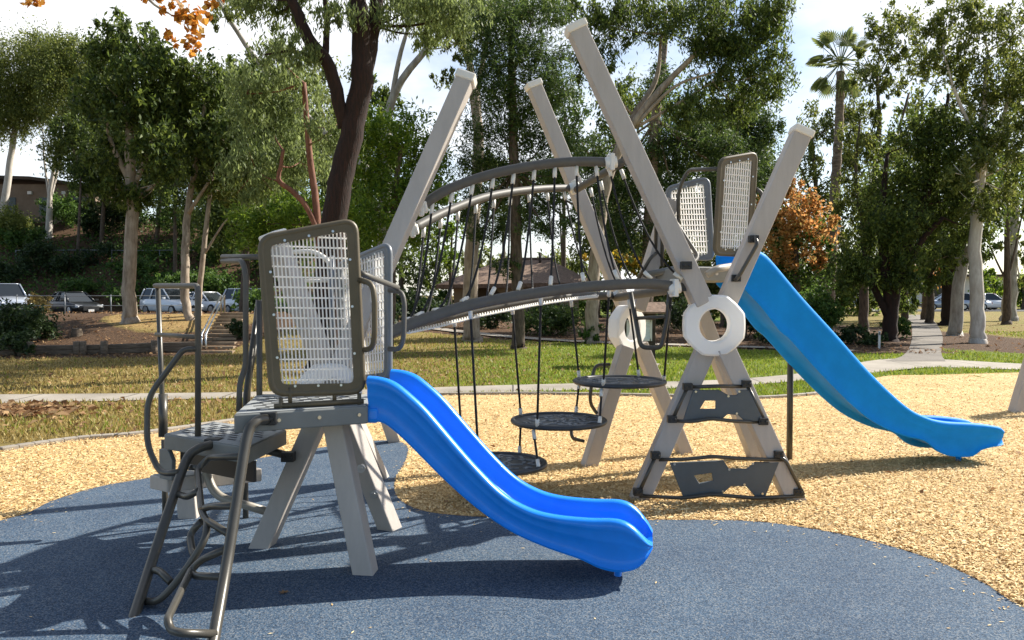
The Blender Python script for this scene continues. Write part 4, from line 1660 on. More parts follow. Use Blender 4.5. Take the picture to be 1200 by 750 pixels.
# big dark forked trunk
tree('forked_tree', 'big tree with thick dark forked trunk rising behind the near mesh panel', 'tree',
     [base_on(380, 16, 0.314)] + tp((384, 320, 16, 0.270), (397, 230, 16, 0.247), (412, 160, 16, 0.232), (424, 95, 16, 0.224), (422, 30, 16, 0.179), (418, -40, 16, 0.150), (425, -110, 16, 0.075)),
     [tp((423, 100, 16, 0.179), (438, 30, 16.2, 0.150), (448, -40, 16.4, 0.127), (470, -120, 16.5, 0.075)), tp((404, 150, 16, 0.142), (386, 80, 15.8, 0.127), (362, 45, 15.7, 0.120), (342, 0, 15.6, 0.097), (318, -50, 15.5, 0.067)),
      tp((380, 75, 15.8, 0.075), (383, 30, 15.9, 0.060), (378, -30, 16, 0.037)), tp((376, 72, 15.8, 0.045), (345, 60, 15.6, 0.030), (310, 64, 15.5, 0.015))],
     bl(16, (330, 14, 40, 22), (295, -10, 45, 25), (398, 16, 30, 20), (478, 12, 46, 24), (532, 18, 36, 26), (430, -40, 90, 30), (350, 60, 26, 18), (500, 40, 22, 20)), 'bark_dark', 'leaf_grey', .125, .032, 1.5, droop=1.4)
tree('red_stem_tree', 'small tree with bare reddish cut stems and drooping grey-green leaves', 'tree',
     [base_on(377, 17.5, .10)] + tp((375, 300, 17.5, .085), (370, 240, 17.5, .078), (362, 170, 17.5, .068), (356, 97, 17.5, .052)),
     [tp((376, 285, 17.5, .07), (362, 248, 17.4, .062), (345, 226, 17.35, .058), (327, 212, 17.3, .052), (329, 195, 17.3, .045), (332, 176, 17.3, .034))],
     bl(17.6, (340, 105, 36, 32), (316, 145, 40, 36), (352, 190, 38, 30), (300, 200, 36, 36), (390, 150, 28, 28), (330, 70, 34, 26), (290, 110, 30, 30)), 'bark_red', 'leaf_grey', .13, .035, 1.6, droop=1.3)
tree('feathery_tree', 'bright green feathery tree right of the dark forked trunk', 'tree', [base_on(455, 22, .16)] + tp((458, 330, 22, .14), (462, 240, 22, .1), (470, 170, 22, .05)), [],
     bl(22, (470, 158, 42, 26), (436, 190, 36, 36), (500, 195, 30, 34), (470, 232, 52, 30), (518, 226, 14, 14), (436, 150, 26, 24), (430, 260, 40, 26), (300, 262, 40, 30), (345, 250, 40, 28), (480, 270, 36, 20)), 'bark_brown', 'leaf_bright', .15, .045, 2.0, droop=0.2)
tree('pale_limbed_tree', 'tree with long bare pale limbs spreading either side of the dark forked trunk', 'tree', [base_on(445, 25, .24)] + tp((450, 300, 25, .22), (452, 200, 25, .18), (458, 120, 25, .13), (500, 58, 25, .10), (548, 18, 25, .06), (590, -30, 25, .03)),
     [tp((452, 215, 25, .14), (395, 170, 25.3, .12), (320, 95, 25.5, .09), (270, 25, 25.5, .07), (240, -30, 25.5, .04)), tp((458, 125, 25, .09), (470, 60, 25, .07), (490, 0, 25, .04))],
     bl(25, (520, 22, 40, 20), (560, 12, 30, 16), (265, 20, 22, 14), (290, 0, 26, 14), (535, 50, 20, 14), (480, -20, 50, 20)), 'bark_grey', 'leaf_olive', .17, .05, 1.3, droop=1.3, group=EU)
for i, (x, d, pts) in enumerate(((285, 35, [(268, 255, 46, 36), (262, 200, 36, 36), (300, 150, 36, 36), (290, 95, 30, 26)]), (345, 38, [(338, 270, 46, 38), (330, 215, 42, 36), (352, 160, 40, 30)]), (425, 36, [(428, 285, 52, 36), (408, 225, 40, 36), (445, 120, 30, 20)]))):
    tree('leafy_tree', ('leafy dark tree behind the timber stairs', 'leafy dark tree behind the red-stemmed tree', 'leafy dark tree behind the thick forked trunk')[i], 'tree', [base_on(x, d, .2)] + tp((x + 3, 300, d, .16), (x, 200, d, .06)), [], bl(d, *pts), 'bark_brown', 'leaf_euc_dark', .22, .10, 2.4, group='dark leafy trees')
# pines and gums in the middle
tree('pine_tree', 'dark pine with thin straight trunk standing in the lawn behind the rope bridge', 'tree', [base_on(608, 23.2, .20)] + tp((606, 330, 23.2, .17), (603, 200, 23.2, .15), (600, 90, 23.2, .12), (598, -40, 23.2, .05)), [],
     bl(23.2, (575, 20, 40, 26), (625, 15, 40, 24), (590, 62, 48, 26), (632, 70, 32, 26), (572, 105, 30, 26), (618, 120, 38, 26), (650, 105, 30, 22), (590, 155, 52, 20), (642, 165, 40, 18), (560, 190, 32, 18), (612, 200, 50, 18), (662, 205, 26, 16), (578, 232, 42, 14), (640, 240, 38, 14), (600, 262, 40, 14), (598, 312, 20, 10), (640, 268, 30, 10), (562, 275, 24, 10), (690, 245, 20, 14), (668, 258, 16, 8), (548, 250, 18, 12)),
     'bark_brown', 'leaf_pine', .17, .030, 1.75, droop=-0.1, clump=.34)
tree('gum_tree', 'gum tree with smooth pale trunk left of the dark pine', 'tree', [base_on(553, 27, .29)] + tp((551, 330, 27, .25), (556, 250, 27, .22), (561, 180, 27, .18), (556, 110, 27, .15), (545, 60, 27, .10), (520, 20, 27, .05)),
     [tp((557, 120, 27, .10), (566, 70, 27.2, .08), (575, 20, 27.4, .05)), tp((556, 150, 27, .06), (550, 90, 27, .05), (555, 60, 27, .03))],
     bl(27, (500, 8, 40, 18), (550, 30, 40, 20), (590, 5, 34, 20), (520, 92, 12, 10), (545, 65, 16, 12)), 'bark_pale', 'leaf_euc', .18, .055, 1.5, droop=1.3, group=EU)
tree('gum_tree', 'spreading gum tree with curved pale limbs above the tall beige post', 'tree', [base_on(694, 26, .23)] + tp((695, 340, 26, .21), (702, 270, 26, .19), (712, 210, 26, .17), (733, 160, 26, .15), (768, 112, 26, .12), (802, 76, 26, .09), (830, 48, 26, .05)),
     [tp((722, 185, 26, .12), (742, 135, 26.3, .10), (768, 95, 26.6, .08), (775, 40, 26.6, .04)), tp((742, 150, 26, .07), (790, 102, 25.6, .05), (838, 84, 25.4, .03)), tp((745, 150, 26, .05), (800, 118, 26, .04), (835, 96, 26, .02))],
     bl(26, (712, 26, 40, 26), (765, 18, 46, 30), (828, 22, 46, 34), (888, 34, 38, 36), (695, 74, 28, 24), (852, 76, 44, 32), (902, 84, 28, 30), (870, 128, 36, 26), (812, 128, 34, 20), (725, 120, 22, 18), (905, 15, 26, 26), (660, 10, 26, 18), (838, 50, 40, 20)),
     'bark_pale', 'leaf_euc_dark', .165, .05, 1.8, droop=1.1, group=EU)
tree('pine_tree', 'brown-trunked pine behind the tall beige post', 'tree', [base_on(758, 31, .27)] + tp((760, 300, 31, .25), (764, 210, 31, .22), (769, 140, 31, .19), (778, 60, 31, .12), (780, 10, 31, .05)), [],
     bl(31, (735, 225, 30, 26), (790, 180, 34, 28), (745, 180, 30, 22), (820, 165, 34, 22), (850, 175, 28, 22), (735, 270, 34, 24), (790, 225, 26, 20), (700, 225, 24, 34), (865, 205, 26, 22), (800, 150, 30, 18), (690, 180, 22, 20), (772, 100, 20, 20)), 'bark_palm', 'leaf_pine', .20, .042, 2.0, droop=-0.1, clump=.34)
tree('pine_tree', 'dark pine between the spreading gum and the orange tree', 'tree', [base_on(850, 37, .24)] + tp((852, 280, 37, .2), (850, 180, 37, .15), (852, 110, 37, .06)), [],
     bl(37, (850, 210, 34, 24), (880, 180, 30, 24), (835, 150, 32, 22), (870, 145, 28, 20), (845, 255, 40, 28), (895, 215, 24, 24), (895, 150, 24, 16), (815, 250, 30, 28)), 'bark_brown', 'leaf_pine', .24, .055, 2.1, droop=-.1, clump=.34)
for i, (x, d, pts) in enumerate(((700, 46, [(700, 285, 34, 26), (735, 300, 30, 24), (718, 255, 26, 20)]), (795, 44, [(770, 300, 34, 28), (812, 305, 34, 30), (800, 340, 40, 26)]), (880, 42, [(868, 300, 34, 34), (900, 330, 34, 30), (850, 340, 34, 28)]))):
    tree('leafy_tree', ('green tree right of the brown-roofed house', 'green tree behind the tall tower deck', 'green tree behind the top of the pale blue slide')[i], 'tree', [base_on(x, d, .2)] + tp((x, 330, d, .15), (x, 280, d, .06)), [], bl(d, *pts), 'bark_brown', 'leaf_euc', .24, .11, 2.4, group='dark leafy trees')
tree('yellow_tree', 'small tree with yellow autumn leaves right of the house roof', 'tree', [base_on(720, 43, .1)] + tp((722, 330, 43, .08), (722, 300, 43, .04)), [], bl(43, (705, 300, 20, 9), (735, 303, 18, 9), (752, 318, 12, 8)), 'bark_brown', 'leaf_yellow', .22, .13, 1.2, droop=.2)
tree('yellow_tree', 'light green small tree left of the pale trunk beside the house', 'tree', [base_on(528, 40, .1)] + tp((528, 320, 40, .08), (530, 270, 40, .04)), [], bl(40, (528, 268, 16, 18), (518, 300, 20, 18), (538, 245, 9, 12)), 'bark_brown', 'leaf_bright', .2, .11, 1.5, droop=.2)
og = tree('orange_tree', 'rounded tree turning orange beside the top of the pale blue slide', 'tree', [base_on(934, 29, .16)] + tp((934, 350, 29, .13), (932, 290, 29, .1), (930, 240, 29, .04)), [],
          bl(29, (925, 226, 20, 14), (934, 250, 34, 22), (950, 278, 28, 20), (914, 274, 26, 22), (958, 302, 18, 12), (900, 248, 16, 18), (925, 302, 26, 12), (970, 262, 12, 10)), 'bark_brown', 'leaf_orange', .15, .085, 1.8, droop=.3)
ce = crown_points(bl(29.4, (928, 318, 40, 24), (955, 328, 32, 24), (902, 318, 30, 28), (930, 280, 30, 26), (905, 270, 18, 18), (960, 290, 16, 16)), 2.3, .15, .085)
scatter_mesh('lower_crown', ce, .15, .085, rand_dirs(len(ce), .3), rand_dirs(len(ce)), 'leaf_shrub', og, fold=.12)

tree('leafy_tree', 'low dark tree behind the brown house roof', 'tree', [base_on(640, 62, .2)] + tp((640, 340, 62, .15), (640, 300, 62, .06)), [], bl(62, (655, 312, 30, 20), (690, 318, 26, 18), (625, 318, 26, 16), (560, 305, 22, 22), (585, 312, 20, 16)), 'bark_brown', 'leaf_euc', .32, .14, 1.6, group='dark leafy trees')
# palm
pe = empty('fan_palm', GT(971, 36), 'tall fan palm with slim brown trunk against the white sky', 'palm')
pts = spline([GT(971, 36) - Vector((0, 0, .3)), P(973, 330, 36), P(978, 230, 36), (P(983, 150, 36)), P(985, 84, 36)], 14)
MB().tube(pts, [(.245 - .07 * i / (len(pts) - 1)) * (1 + .09 * ((i * 7) % 3 - 1)) for i in range(len(pts))], 12).build('trunk', 'bark_palm', pe)
pc = P(985, 74, 36)
pm = MB()
prr = random.Random(5)
for i in range(34):
    az = i * 2.399
    el = math.radians([74, 52, 34, 14, -4, -22, -44, -66][i % 8] + prr.uniform(-8, 8))
    dv = Vector((math.cos(az) * math.cos(el), math.sin(az) * math.cos(el), math.sin(el)))
    pl = 0.80 + .3 * prr.random()
    tip = pc + dv * pl
    pm.tube([pc, tip], 0.018, 5)
    sd = dv.cross(Vector((0, 0, 1)))
    sd = sd.normalized() if sd.length > .05 else Vector((1, 0, 0))
    nrm = sd.cross(dv)
    R = 0.60 + .18 * prr.random()
    for k in range(17):
        a0 = math.radians(-95 + 190 * k / 17 + 3)
        a1 = math.radians(-95 + 190 * (k + 1) / 17 - 2)
        am = (a0 + a1) / 2
        rr_ = R * (0.85 + .15 * math.cos(am))
        q0 = tip + (dv * math.cos(a0) + sd * math.sin(a0)) * rr_ * .62 + nrm * .04
        q1 = tip + (dv * math.cos(a1) + sd * math.sin(a1)) * rr_ * .62 - nrm * .03
        q2 = tip + (dv * math.cos(am) + sd * math.sin(am)) * rr_ * (1.0 + .12 * prr.random()) - Vector((0, 0, .10))
        n_ = len(pm.v)
        pm.v += [tip, q0, q2, q1]
        pm.face((n_, n_ + 1, n_ + 2, n_ + 3))
pm.build('crown', 'leaf_palm', pe)

# right-hand trees
tree('gum_tree', 'airy gum tree directly behind the fan palm', 'tree', [base_on(958, 44, .2)] + tp((960, 300, 44, .17), (956, 220, 44, .12), (952, 160, 44, .05)), [tp((957, 240, 44, .08), (935, 190, 44, .05))],
     bl(44, (956, 150, 22, 26), (945, 195, 20, 24), (965, 235, 24, 22), (940, 240, 16, 22), (970, 275, 26, 22), (1000, 130, 20, 40), (1000, 190, 22, 30)), 'bark_brown', 'leaf_euc', .25, .085, 1.5, group=EU)
tree('gum_tree', 'gum tree with thin brown stems just right of the fan palm', 'tree', [base_on(1012, 33, .2)] + tp((1014, 320, 33, .17), (1020, 240, 33, .14), (1030, 160, 33, .1), (1028, 90, 33, .05)),
     [tp((1018, 260, 33, .1), (1045, 180, 33.4, .08), (1065, 110, 33.6, .05)), tp((1016, 290, 33, .1), (1003, 210, 33, .07), (1008, 140, 33, .04))],
     bl(33, (1032, 40, 26, 20), (1055, 66, 26, 18), (1022, 90, 22, 22), (1010, 62, 12, 14), (1060, 25, 18, 20), (1010, 160, 26, 20), (1040, 180, 30, 24), (1000, 230, 34, 28), (1035, 235, 30, 26), (1008, 285, 34, 28), (1020, 130, 18, 14), (1050, 100, 18, 12)), 'bark_brown', 'leaf_euc', .19, .065, 1.35, group=EU)
tree('dark_stemmed_tree', 'dense dark tree with several black slanting stems left of the side path', 'tree', [base_on(1042, 27, .26)] + tp((1046, 350, 27, .22), (1062, 290, 27, .18), (1082, 240, 27, .14), (1098, 190, 27, .1), (1112, 110, 27, .05)),
     [tp((1044, 360, 27, .2), (1036, 300, 27, .16), (1034, 240, 27, .12), (1040, 180, 27, .06)), tp((1047, 345, 27, .14), (1078, 285, 26.6, .11), (1105, 255, 26.4, .07)), tp((1040, 370, 27, .14), (1018, 320, 27.2, .1), (1010, 280, 27.2, .06))],
     bl(27, (1055, 215, 44, 30), (1095, 205, 44, 34), (1130, 225, 36, 30), (1045, 265, 40, 30), (1088, 262, 36, 22), (1030, 310, 30, 28), (1000, 320, 28, 26), (1075, 160, 34, 24), (1125, 172, 34, 26), (1145, 262, 30, 20), (1060, 320, 24, 26), (1100, 145, 28, 20)), 'bark_dark', 'leaf_euc_dark', .17, .06, 2.2, group=EU)
tree('gum_tree', 'smooth grey-white gum trunk standing on the lawn edge right of the side path', 'tree', [base_on(1147, 26.2, .24)] + tp((1144, 350, 26.2, .21), (1143, 280, 26.2, .19), (1148, 210, 26.2, .16), (1152, 140, 26.2, .11), (1158, 60, 26.2, .05)),
     [tp((1147, 220, 26.2, .09), (1172, 150, 26.4, .07), (1190, 90, 26.5, .04)), tp((1150, 180, 26.2, .08), (1120, 110, 26, .05), (1105, 60, 26, .03))],
     bl(26.2, (1150, 28, 34, 26), (1105, 36, 30, 24), (1190, 40, 28, 30), (1090, 78, 28, 22), (1135, 82, 34, 28), (1180, 110, 30, 30), (1215, 90, 30, 50), (1170, 165, 34, 26), (1150, 120, 30, 22), (1205, 175, 26, 30), (1120, 10, 26, 18), (1185, 225, 26, 20)) + bl(24.9, (1140, 240, 22, 26), (1150, 185, 22, 22), (1128, 205, 20, 18)), 'bark_white', 'leaf_euc', .165, .055, 1.3, group=EU)
tree('gum_tree', 'leaning pale gum trunk closest to the right side of the path', 'tree', [base_on(1119, 31, .26)] + tp((1122, 350, 31, .23), (1130, 300, 31, .2), (1142, 250, 31, .17), (1150, 200, 31, .12)),
     [], bl(31, (1160, 240, 34, 22), (1130, 280, 26, 14), (1185, 205, 30, 24), (1110, 300, 28, 14)), 'bark_grey', 'leaf_euc_dark', .19, .065, 1.9, group=EU)
tree('dark_trunk_tree', 'tree with straight black trunk beside the side path', 'tree', [base_on(1113, 41, .40)] + tp((1113, 330, 41, .36), (1114, 270, 41, .3), (1118, 200, 41, .15)), [],
     bl(41, (1100, 290, 40, 20), (1135, 300, 26, 16), (1090, 325, 26, 18), (1105, 250, 40, 26), (1060, 345, 14, 18)), 'bark_dark', 'leaf_euc_dark', .24, .10, 2.2)
tree('gum_tree', 'grey-white gum trunk furthest right on the lawn with a little autumn foliage', 'tree', [base_on(1183, 48, .42)] + tp((1184, 320, 48, .36), (1187, 260, 48, .3), (1190, 200, 48, .15)), [], bl(48, (1195, 330, 14, 12), (1180, 285, 16, 10), (1200, 300, 14, 14), (1168, 250, 26, 12), (1205, 230, 26, 14)), 'bark_grey', 'leaf_olive', .26, .12, 1.3, group=EU)
tree('autumn_tree', 'tree with orange-tinged leaves hanging over the side path', 'tree', [base_on(1085, 50, .28)] + tp((1085, 330, 50, .22), (1082, 290, 50, .1)), [], bl(50, (1070, 300, 30, 18), (1090, 320, 26, 14), (1050, 290, 20, 18)), 'bark_brown', 'leaf_orange', .24, .12, 1.1, droop=.4)
for i, (x, d, pts) in enumerate(((1165, 90, [(1150, 345, 12, 16), (1170, 340, 14, 20), (1160, 322, 10, 8)]), (1200, 84, [(1195, 345, 14, 18), (1215, 340, 16, 22)]), (1040, 75, [(1035, 330, 26, 30), (1055, 335, 20, 26)]), (985, 60, [(985, 330, 40, 34), (1010, 350, 30, 26)]))):
    tree('leafy_tree', ('light green tree far across the lawn behind the parked cars', 'light green tree far away at the right edge', 'far tree closing the end of the side path', 'far tree behind the shrubs left of the side path')[i], 'tree', [base_on(x, d, .25)] + tp((x, 345, d, .2), (x, 330, d, .1)), [], bl(d, *pts), 'bark_brown', ('leaf_bright', 'leaf_bright', 'leaf_euc', 'leaf_euc_dark')[i], .38, .2, 2.2, group='far trees')
for i, (x, d, lf, pts) in enumerate(((90, 66, 'leaf_euc_dark', [(95, 205, 26, 20), (115, 160, 28, 26), (80, 150, 22, 20)]), (205, 62, 'leaf_euc_dark', [(205, 180, 40, 36), (190, 130, 34, 28), (225, 120, 30, 26), (210, 230, 40, 26)]), (290, 60, 'leaf_euc', [(285, 180, 40, 36), (300, 120, 36, 34), (275, 240, 40, 30)]),
                                     (395, 52, 'leaf_euc', [(395, 190, 44, 36), (380, 140, 38, 30), (410, 250, 44, 34), (370, 90, 34, 28)]), (470, 56, 'leaf_euc_dark', [(470, 230, 36, 34), (490, 280, 40, 30), (455, 180, 30, 28), (500, 320, 40, 24)]), (590, 60, 'leaf_euc_dark', [(590, 240, 34, 26), (620, 215, 30, 22), (575, 200, 24, 20)]),
                                     (660, 54, 'leaf_pine', [(662, 130, 30, 34), (675, 180, 26, 30), (655, 210, 30, 20)]), (725, 52, 'leaf_euc_dark', [(720, 160, 34, 30), (750, 120, 34, 28), (735, 210, 36, 30), (775, 210, 34, 30)]), (830, 55, 'leaf_euc_dark', [(830, 200, 40, 34), (860, 245, 40, 30), (890, 190, 34, 34), (815, 130, 34, 30), (880, 120, 28, 26)]),
                                     (915, 50, 'leaf_euc_dark', [(915, 300, 30, 34), (935, 350, 30, 24), (905, 240, 20, 30)]), (1060, 46, 'leaf_euc_dark', [(1060, 270, 44, 30), (1020, 240, 36, 34), (1100, 290, 40, 30), (1030, 300, 40, 30), (1080, 220, 40, 30)]), (1090, 44, 'leaf_euc', [(1080, 120, 36, 30), (1110, 70, 34, 28), (1140, 140, 34, 30), (1050, 170, 30, 28)]),
                                     (1180, 42, 'leaf_euc_dark', [(1180, 150, 36, 34), (1165, 210, 40, 30), (1200, 240, 30, 30), (1190, 80, 30, 34), (1150, 260, 30, 20)]))):
    tree('leafy_tree', ('leafy tree on the hillside left of the tall pale-trunked gum', 'leafy tree on the hillside behind the tall pale-trunked gum', 'leafy tree on the hillside behind the slim pale gums', 'leafy grey-green tree far behind the dark forked trunk', 'leafy tree far behind the feathery tree', 'leafy tree far behind the rope bridge', 'dark tree right of the lawn pine', 'leafy tree behind the tallest beige post',
                        'leafy tree behind the mesh panels of the tall tower', 'leafy tree behind the orange tree', 'leafy dark tree behind the slanting black stems', 'airy leafy tree filling the upper right above the black stems', 'leafy tree behind the grey-white gum on the right')[i], 'tree',
         [base_on(x, d, .22)] + tp((x, 330, d, .18), (pts[0][0], pts[0][1], d, .06)), [], bl(d, *pts), 'bark_brown', lf, .28, .125, (0.6 if x in (1090, 1180) else 1.3), group='dark leafy trees')
# overhanging autumn branch (trunk stands left of the view)
tree('sycamore_tree', 'sycamore branch with amber autumn leaves hanging in from above at the top left', 'tree',
     [(Vector((-12.5, 13.5, 0)), .3)] + [(Vector((-12.3, 13.5, 4)), .26), (Vector((-11.5, 13.8, 7.2)), .2), (P(60, -60, 14), .1), (P(140, -45, 14), .07), (P(200, -10, 14), .04), (P(222, 35, 14), .015)],
     [tp((140, -45, 14, .05), (175, 0, 14, .025), (205, 20, 14, .012)), tp((60, -60, 14, .04), (50, -20, 14, .02), (42, -2, 14, .01)), tp((200, -10, 14, .03), (250, -5, 14.2, .02), (262, 5, 14.2, .01))],
     bl(14, (220, 28, 20, 22), (230, 52, 15, 10), (205, 8, 24, 14), (198, 44, 9, 10), (242, 8, 16, 10), (40, -2, 20, 7), (182, -8, 24, 12), (262, -10, 20, 10)), 'bark_grey', 'leaf_amber', .12, .11, 0.95, droop=.3, twig=False)

# ------------------------------------------------------------------ shrubs
SH = 'shrubs on the slope and in the beds'
shrub('shrub', 'large dark shrub at the left edge in front of the silver pickup', 'shrub', 28, 352, 44, 22.5, 'leaf_darkshrub', L=.13, W=.05, group=SH, lai=3.2, n_lobes=7)
shrub('shrub', 'dark low shrub below the big left-edge shrub beside the log wall', 'shrub', 20, 385, 34, 20.8, 'leaf_darkshrub', L=.12, W=.05, group=SH, lai=3)
shrub('shrub', 'dry tan shrub behind the silver pickup', 'shrub', 46, 338, 14, 44, 'blade_dry', L=.16, W=.05, group=SH, lai=1.8)
for (px, yt, rx, d, lf, lb_) in ((100, 322, 30, 60, 'leaf_shrub', 'green shrub on the hill behind the black sedan'), (150, 330, 28, 59, 'leaf_shrub', 'green shrub on the hill behind the tall pale-trunked gum'), (200, 315, 38, 61, 'leaf_shrub', 'green shrub on the hill behind the white SUV'),
                                 (250, 312, 36, 60, 'leaf_shrub', 'green shrub on the hill behind the white hatchback'), (48, 275, 26, 64, 'leaf_darkshrub', 'dark round shrub high on the hill at the left'), (125, 285, 36, 67, 'leaf_darkshrub', 'dark shrub on the hill below the hilltop building'),
                                 (190, 285, 36, 67, 'leaf_shrub', 'shrub on the hill between the slim pale gums'), (260, 275, 36, 66, 'leaf_shrub', 'shrub high on the hill above the stairs'), (20, 235, 26, 69, 'leaf_olive', 'olive shrub on the hilltop beside the building'), (110, 240, 20, 72, 'leaf_darkshrub', 'dark shrub at the right end of the hilltop building'),
                                 (310, 330, 44, 40, 'leaf_shrub', 'green shrub right of the timber stairs'), (370, 345, 44, 37, 'leaf_darkshrub', 'dark shrub behind the near mesh panel'), (450, 350, 44, 36, 'leaf_darkshrub', 'dark shrub at the foot of the feathery tree')):
    shrub('shrub', lb_, 'shrub', px, yt, rx, d, lf, L=.24, W=.12, group=SH, lai=2.3)
for (px, yt, rx, d, lf, lb_) in ((82, 222, 30, 74, 'leaf_shrub', 'bushy shrub below the wall of the hilltop building'), (150, 232, 40, 73, 'leaf_darkshrub', 'dark bushy shrub on the hilltop behind the tall pale-trunked gum'), (215, 238, 40, 72, 'leaf_shrub', 'bushy shrub on the hilltop behind the slim pale gums'), (280, 245, 44, 70, 'leaf_darkshrub', 'dark bushy shrub on the hilltop above the stairs'),
                                 (28, 262, 30, 68, 'leaf_shrub', 'green shrub below the leaning hilltop gum'), (85, 292, 34, 64, 'leaf_darkshrub', 'dark shrub halfway up the hill behind the black sedan'), (8, 305, 34, 62, 'leaf_darkshrub', 'dark shrub on the hill behind the silver pickup'), (165, 300, 34, 63, 'leaf_shrub', 'green shrub halfway up the hill right of the tall pale trunk'), (330, 285, 44, 64, 'leaf_darkshrub', 'dark shrub on the hill left of the thick forked trunk')):
    shrub('shrub', lb_, 'shrub', px, yt, rx, d, lf, L=.26, W=.14, group=SH, lai=2.4)
for (px, yt, rx, d, lf, lb_) in ((735, 338, 44, 47, 'leaf_darkshrub', 'dark shrub right of the house behind the far ring'), (830, 335, 44, 46, 'leaf_shrub', 'green shrub far behind the tall tower deck'), (690, 340, 34, 55, 'leaf_shrub', 'green shrub at the right corner of the house'), (480, 338, 44, 52, 'leaf_darkshrub', 'dark shrub far left of the house'), (515, 340, 30, 50, 'leaf_shrub', 'green shrub at the left corner of the house'), (895, 345, 40, 44, 'leaf_darkshrub', 'dark shrub far behind the pale blue slide')):
    shrub('shrub', lb_, 'shrub', px, yt, rx, d, lf, L=.20, W=.10, group=SH, lai=2.5)
shrub('shrub', 'dark ivy-covered shrub beside the timber stairs', 'shrub', 279, 372, 12, 23, 'leaf_darkshrub', L=.11, W=.06, group=SH, lai=3)
shrub('shrub', 'dark shrub under the house window left of the pine', 'shrub', 575, 352, 36, 35, 'leaf_darkshrub', L=.16, W=.08, group=SH, lai=2.6)
shrub('shrub', 'dark spreading juniper in front of the house, right of the pine', 'shrub', 646, 352, 46, 31, 'leaf_pine', L=.15, W=.06, group=SH, lai=2.8)
shrub('shrub', 'dark shrub left of the pale trunk beside the house', 'shrub', 515, 350, 34, 36, 'leaf_darkshrub', L=.16, W=.08, group=SH, lai=2.6)
shrub('shrub', 'small green shrub at the foot of the curved-limb gum', 'shrub', 692, 376, 16, 26, 'leaf_shrub', L=.11, W=.06, group=SH)
shrub('shrub', 'dark shrub behind the white front ring', 'shrub', 800, 345, 40, 33, 'leaf_darkshrub', L=.16, W=.08, group=SH, lai=2.6)
shrub('shrub', 'dark shrub below the pale blue slide entry', 'shrub', 875, 360, 30, 29, 'leaf_darkshrub', L=.14, W=.07, group=SH, lai=2.8)
shrub('shrub', 'bright green rounded shrub behind the pale blue slide', 'shrub', 955, 332, 34, 27, 'leaf_shrub', L=.11, W=.065, group=SH, lai=2.8, n_lobes=7)
shrub('shrub', 'low dark shrub under the middle of the pale blue slide', 'shrub', 905, 385, 22, 26, 'leaf_darkshrub', L=.11, W=.06, group=SH)
shrub('shrub', 'grey-green low shrub behind the white marker post', 'shrub', 1004, 380, 24, 25.5, 'leaf_darkshrub', L=.11, W=.06, group=SH, lai=2.8)
shrub('shrub', 'bushy shrub at the left verge of the side path', 'shrub', 1050, 368, 18, 29, 'leaf_shrub', L=.12, W=.07, group=SH, lai=2.6)
shrub('shrub', 'dark shrub between the marker post and the side path', 'shrub', 1026, 388, 16, 24.5, 'leaf_darkshrub', L=.10, W=.06, group=SH, lai=2.6)
shrub('shrub', 'pale grey shrub at the far end of the side path', 'shrub', 1062, 352, 12, 56, 'leaf_grey', L=.22, W=.10, group=SH)

# ------------------------------------------------------------------ buildings
hb = empty('hilltop_building', Vector((-44, 76, hz(-44, 76))), 'low brown building with flat dark roof on top of the hill', 'building')
bx = MB()
c0, c1 = P(-90, 262, 76), P(112, 262, 76)
zb_, zt_ = hz(-42, 76) - 1.2, P(60, 216, 76).z
bx.box(((c0.x + c1.x) / 2, 80, (zb_ + zt_) / 2), ((c1.x - c0.x) / 2, 0, 0), (0, 4, 0), (0, 0, (zt_ - zb_) / 2))
bx.build('wall', 'brownwall', hb)
rf = MB()
prof = [P(-90, 204, 76), P(40, 208, 76), P(80, 213, 76), P(112, 221, 76)]
rows = [[Vector((p.x + (0.5 if i == 3 else 0), y, p.z + dz)) for i, p in enumerate(prof)] for y, dz in ((75.2, -.3), (75.2, 0), (85, 0.3), (85, 0))]
rf.grid(rows, smooth=False)
rf.build('roof', 'darkwood', hb)
for px in (35, 75):
    q = P(px, 226, 75.9)
    MB().box(q, (.2, 0, 0), (0, .1, 0), (0, 0, .15)).build('wall_lamp', 'whitewall', hb, bevel=.02)
for px in (10, 55, 95):
    q = P(px, 242, 75.97)
    MB().box(q, (.7, 0, 0), (0, .04, 0), (0, 0, .85)).build('window', 'glass', hb)

ho = empty('house', Vector((0.2, 44, hz(0, 44))), 'single-storey tan house with brown shingled hip roof behind the rope bridge', 'house')
L_, R2, Yf, Yb, ez = P(518, 335, 44).x, P(692, 335, 44).x, 44.0, 52.0, P(640, 331, 44).z
fl = hz(0, 44) - .3
wz = ez + 0.10
wb = MB()
x0, x1 = L_ + .6, R2 - .6
# front wall with an arched opening and two windows
ac = P(568, 345, 44.6).x
arch = [Vector((ac - .95, 44.6, fl + .1)), Vector((ac - .95, 44.6, fl + 1.45))] + [Vector((ac - .95 * math.cos(k * math.pi / 12), 44.6, fl + 1.45 + .62 * math.sin(k * math.pi / 12))) for k in range(1, 12)] + [Vector((ac + .95, 44.6, fl + 1.45)), Vector((ac + .95, 44.6, fl + .1))]
wx = P(640, 345, 44.6).x
win = [Vector((wx - .7, 44.6, fl + .9)), Vector((wx - .7, 44.6, fl + 1.9)), Vector((wx + .7, 44.6, fl + 1.9)), Vector((wx + .7, 44.6, fl + .9))]
wb.prism([Vector((x0, 44.6, fl)), Vector((x1, 44.6, fl)), Vector((x1, 44.6, wz)), Vector((x0, 44.6, wz))], (0, .25, 0), [arch, win])
wb.box(((x0 + .12), 48.2, (fl + wz) / 2), (.12, 0, 0), (0, 3.3, 0), (0, 0, (wz - fl) / 2))
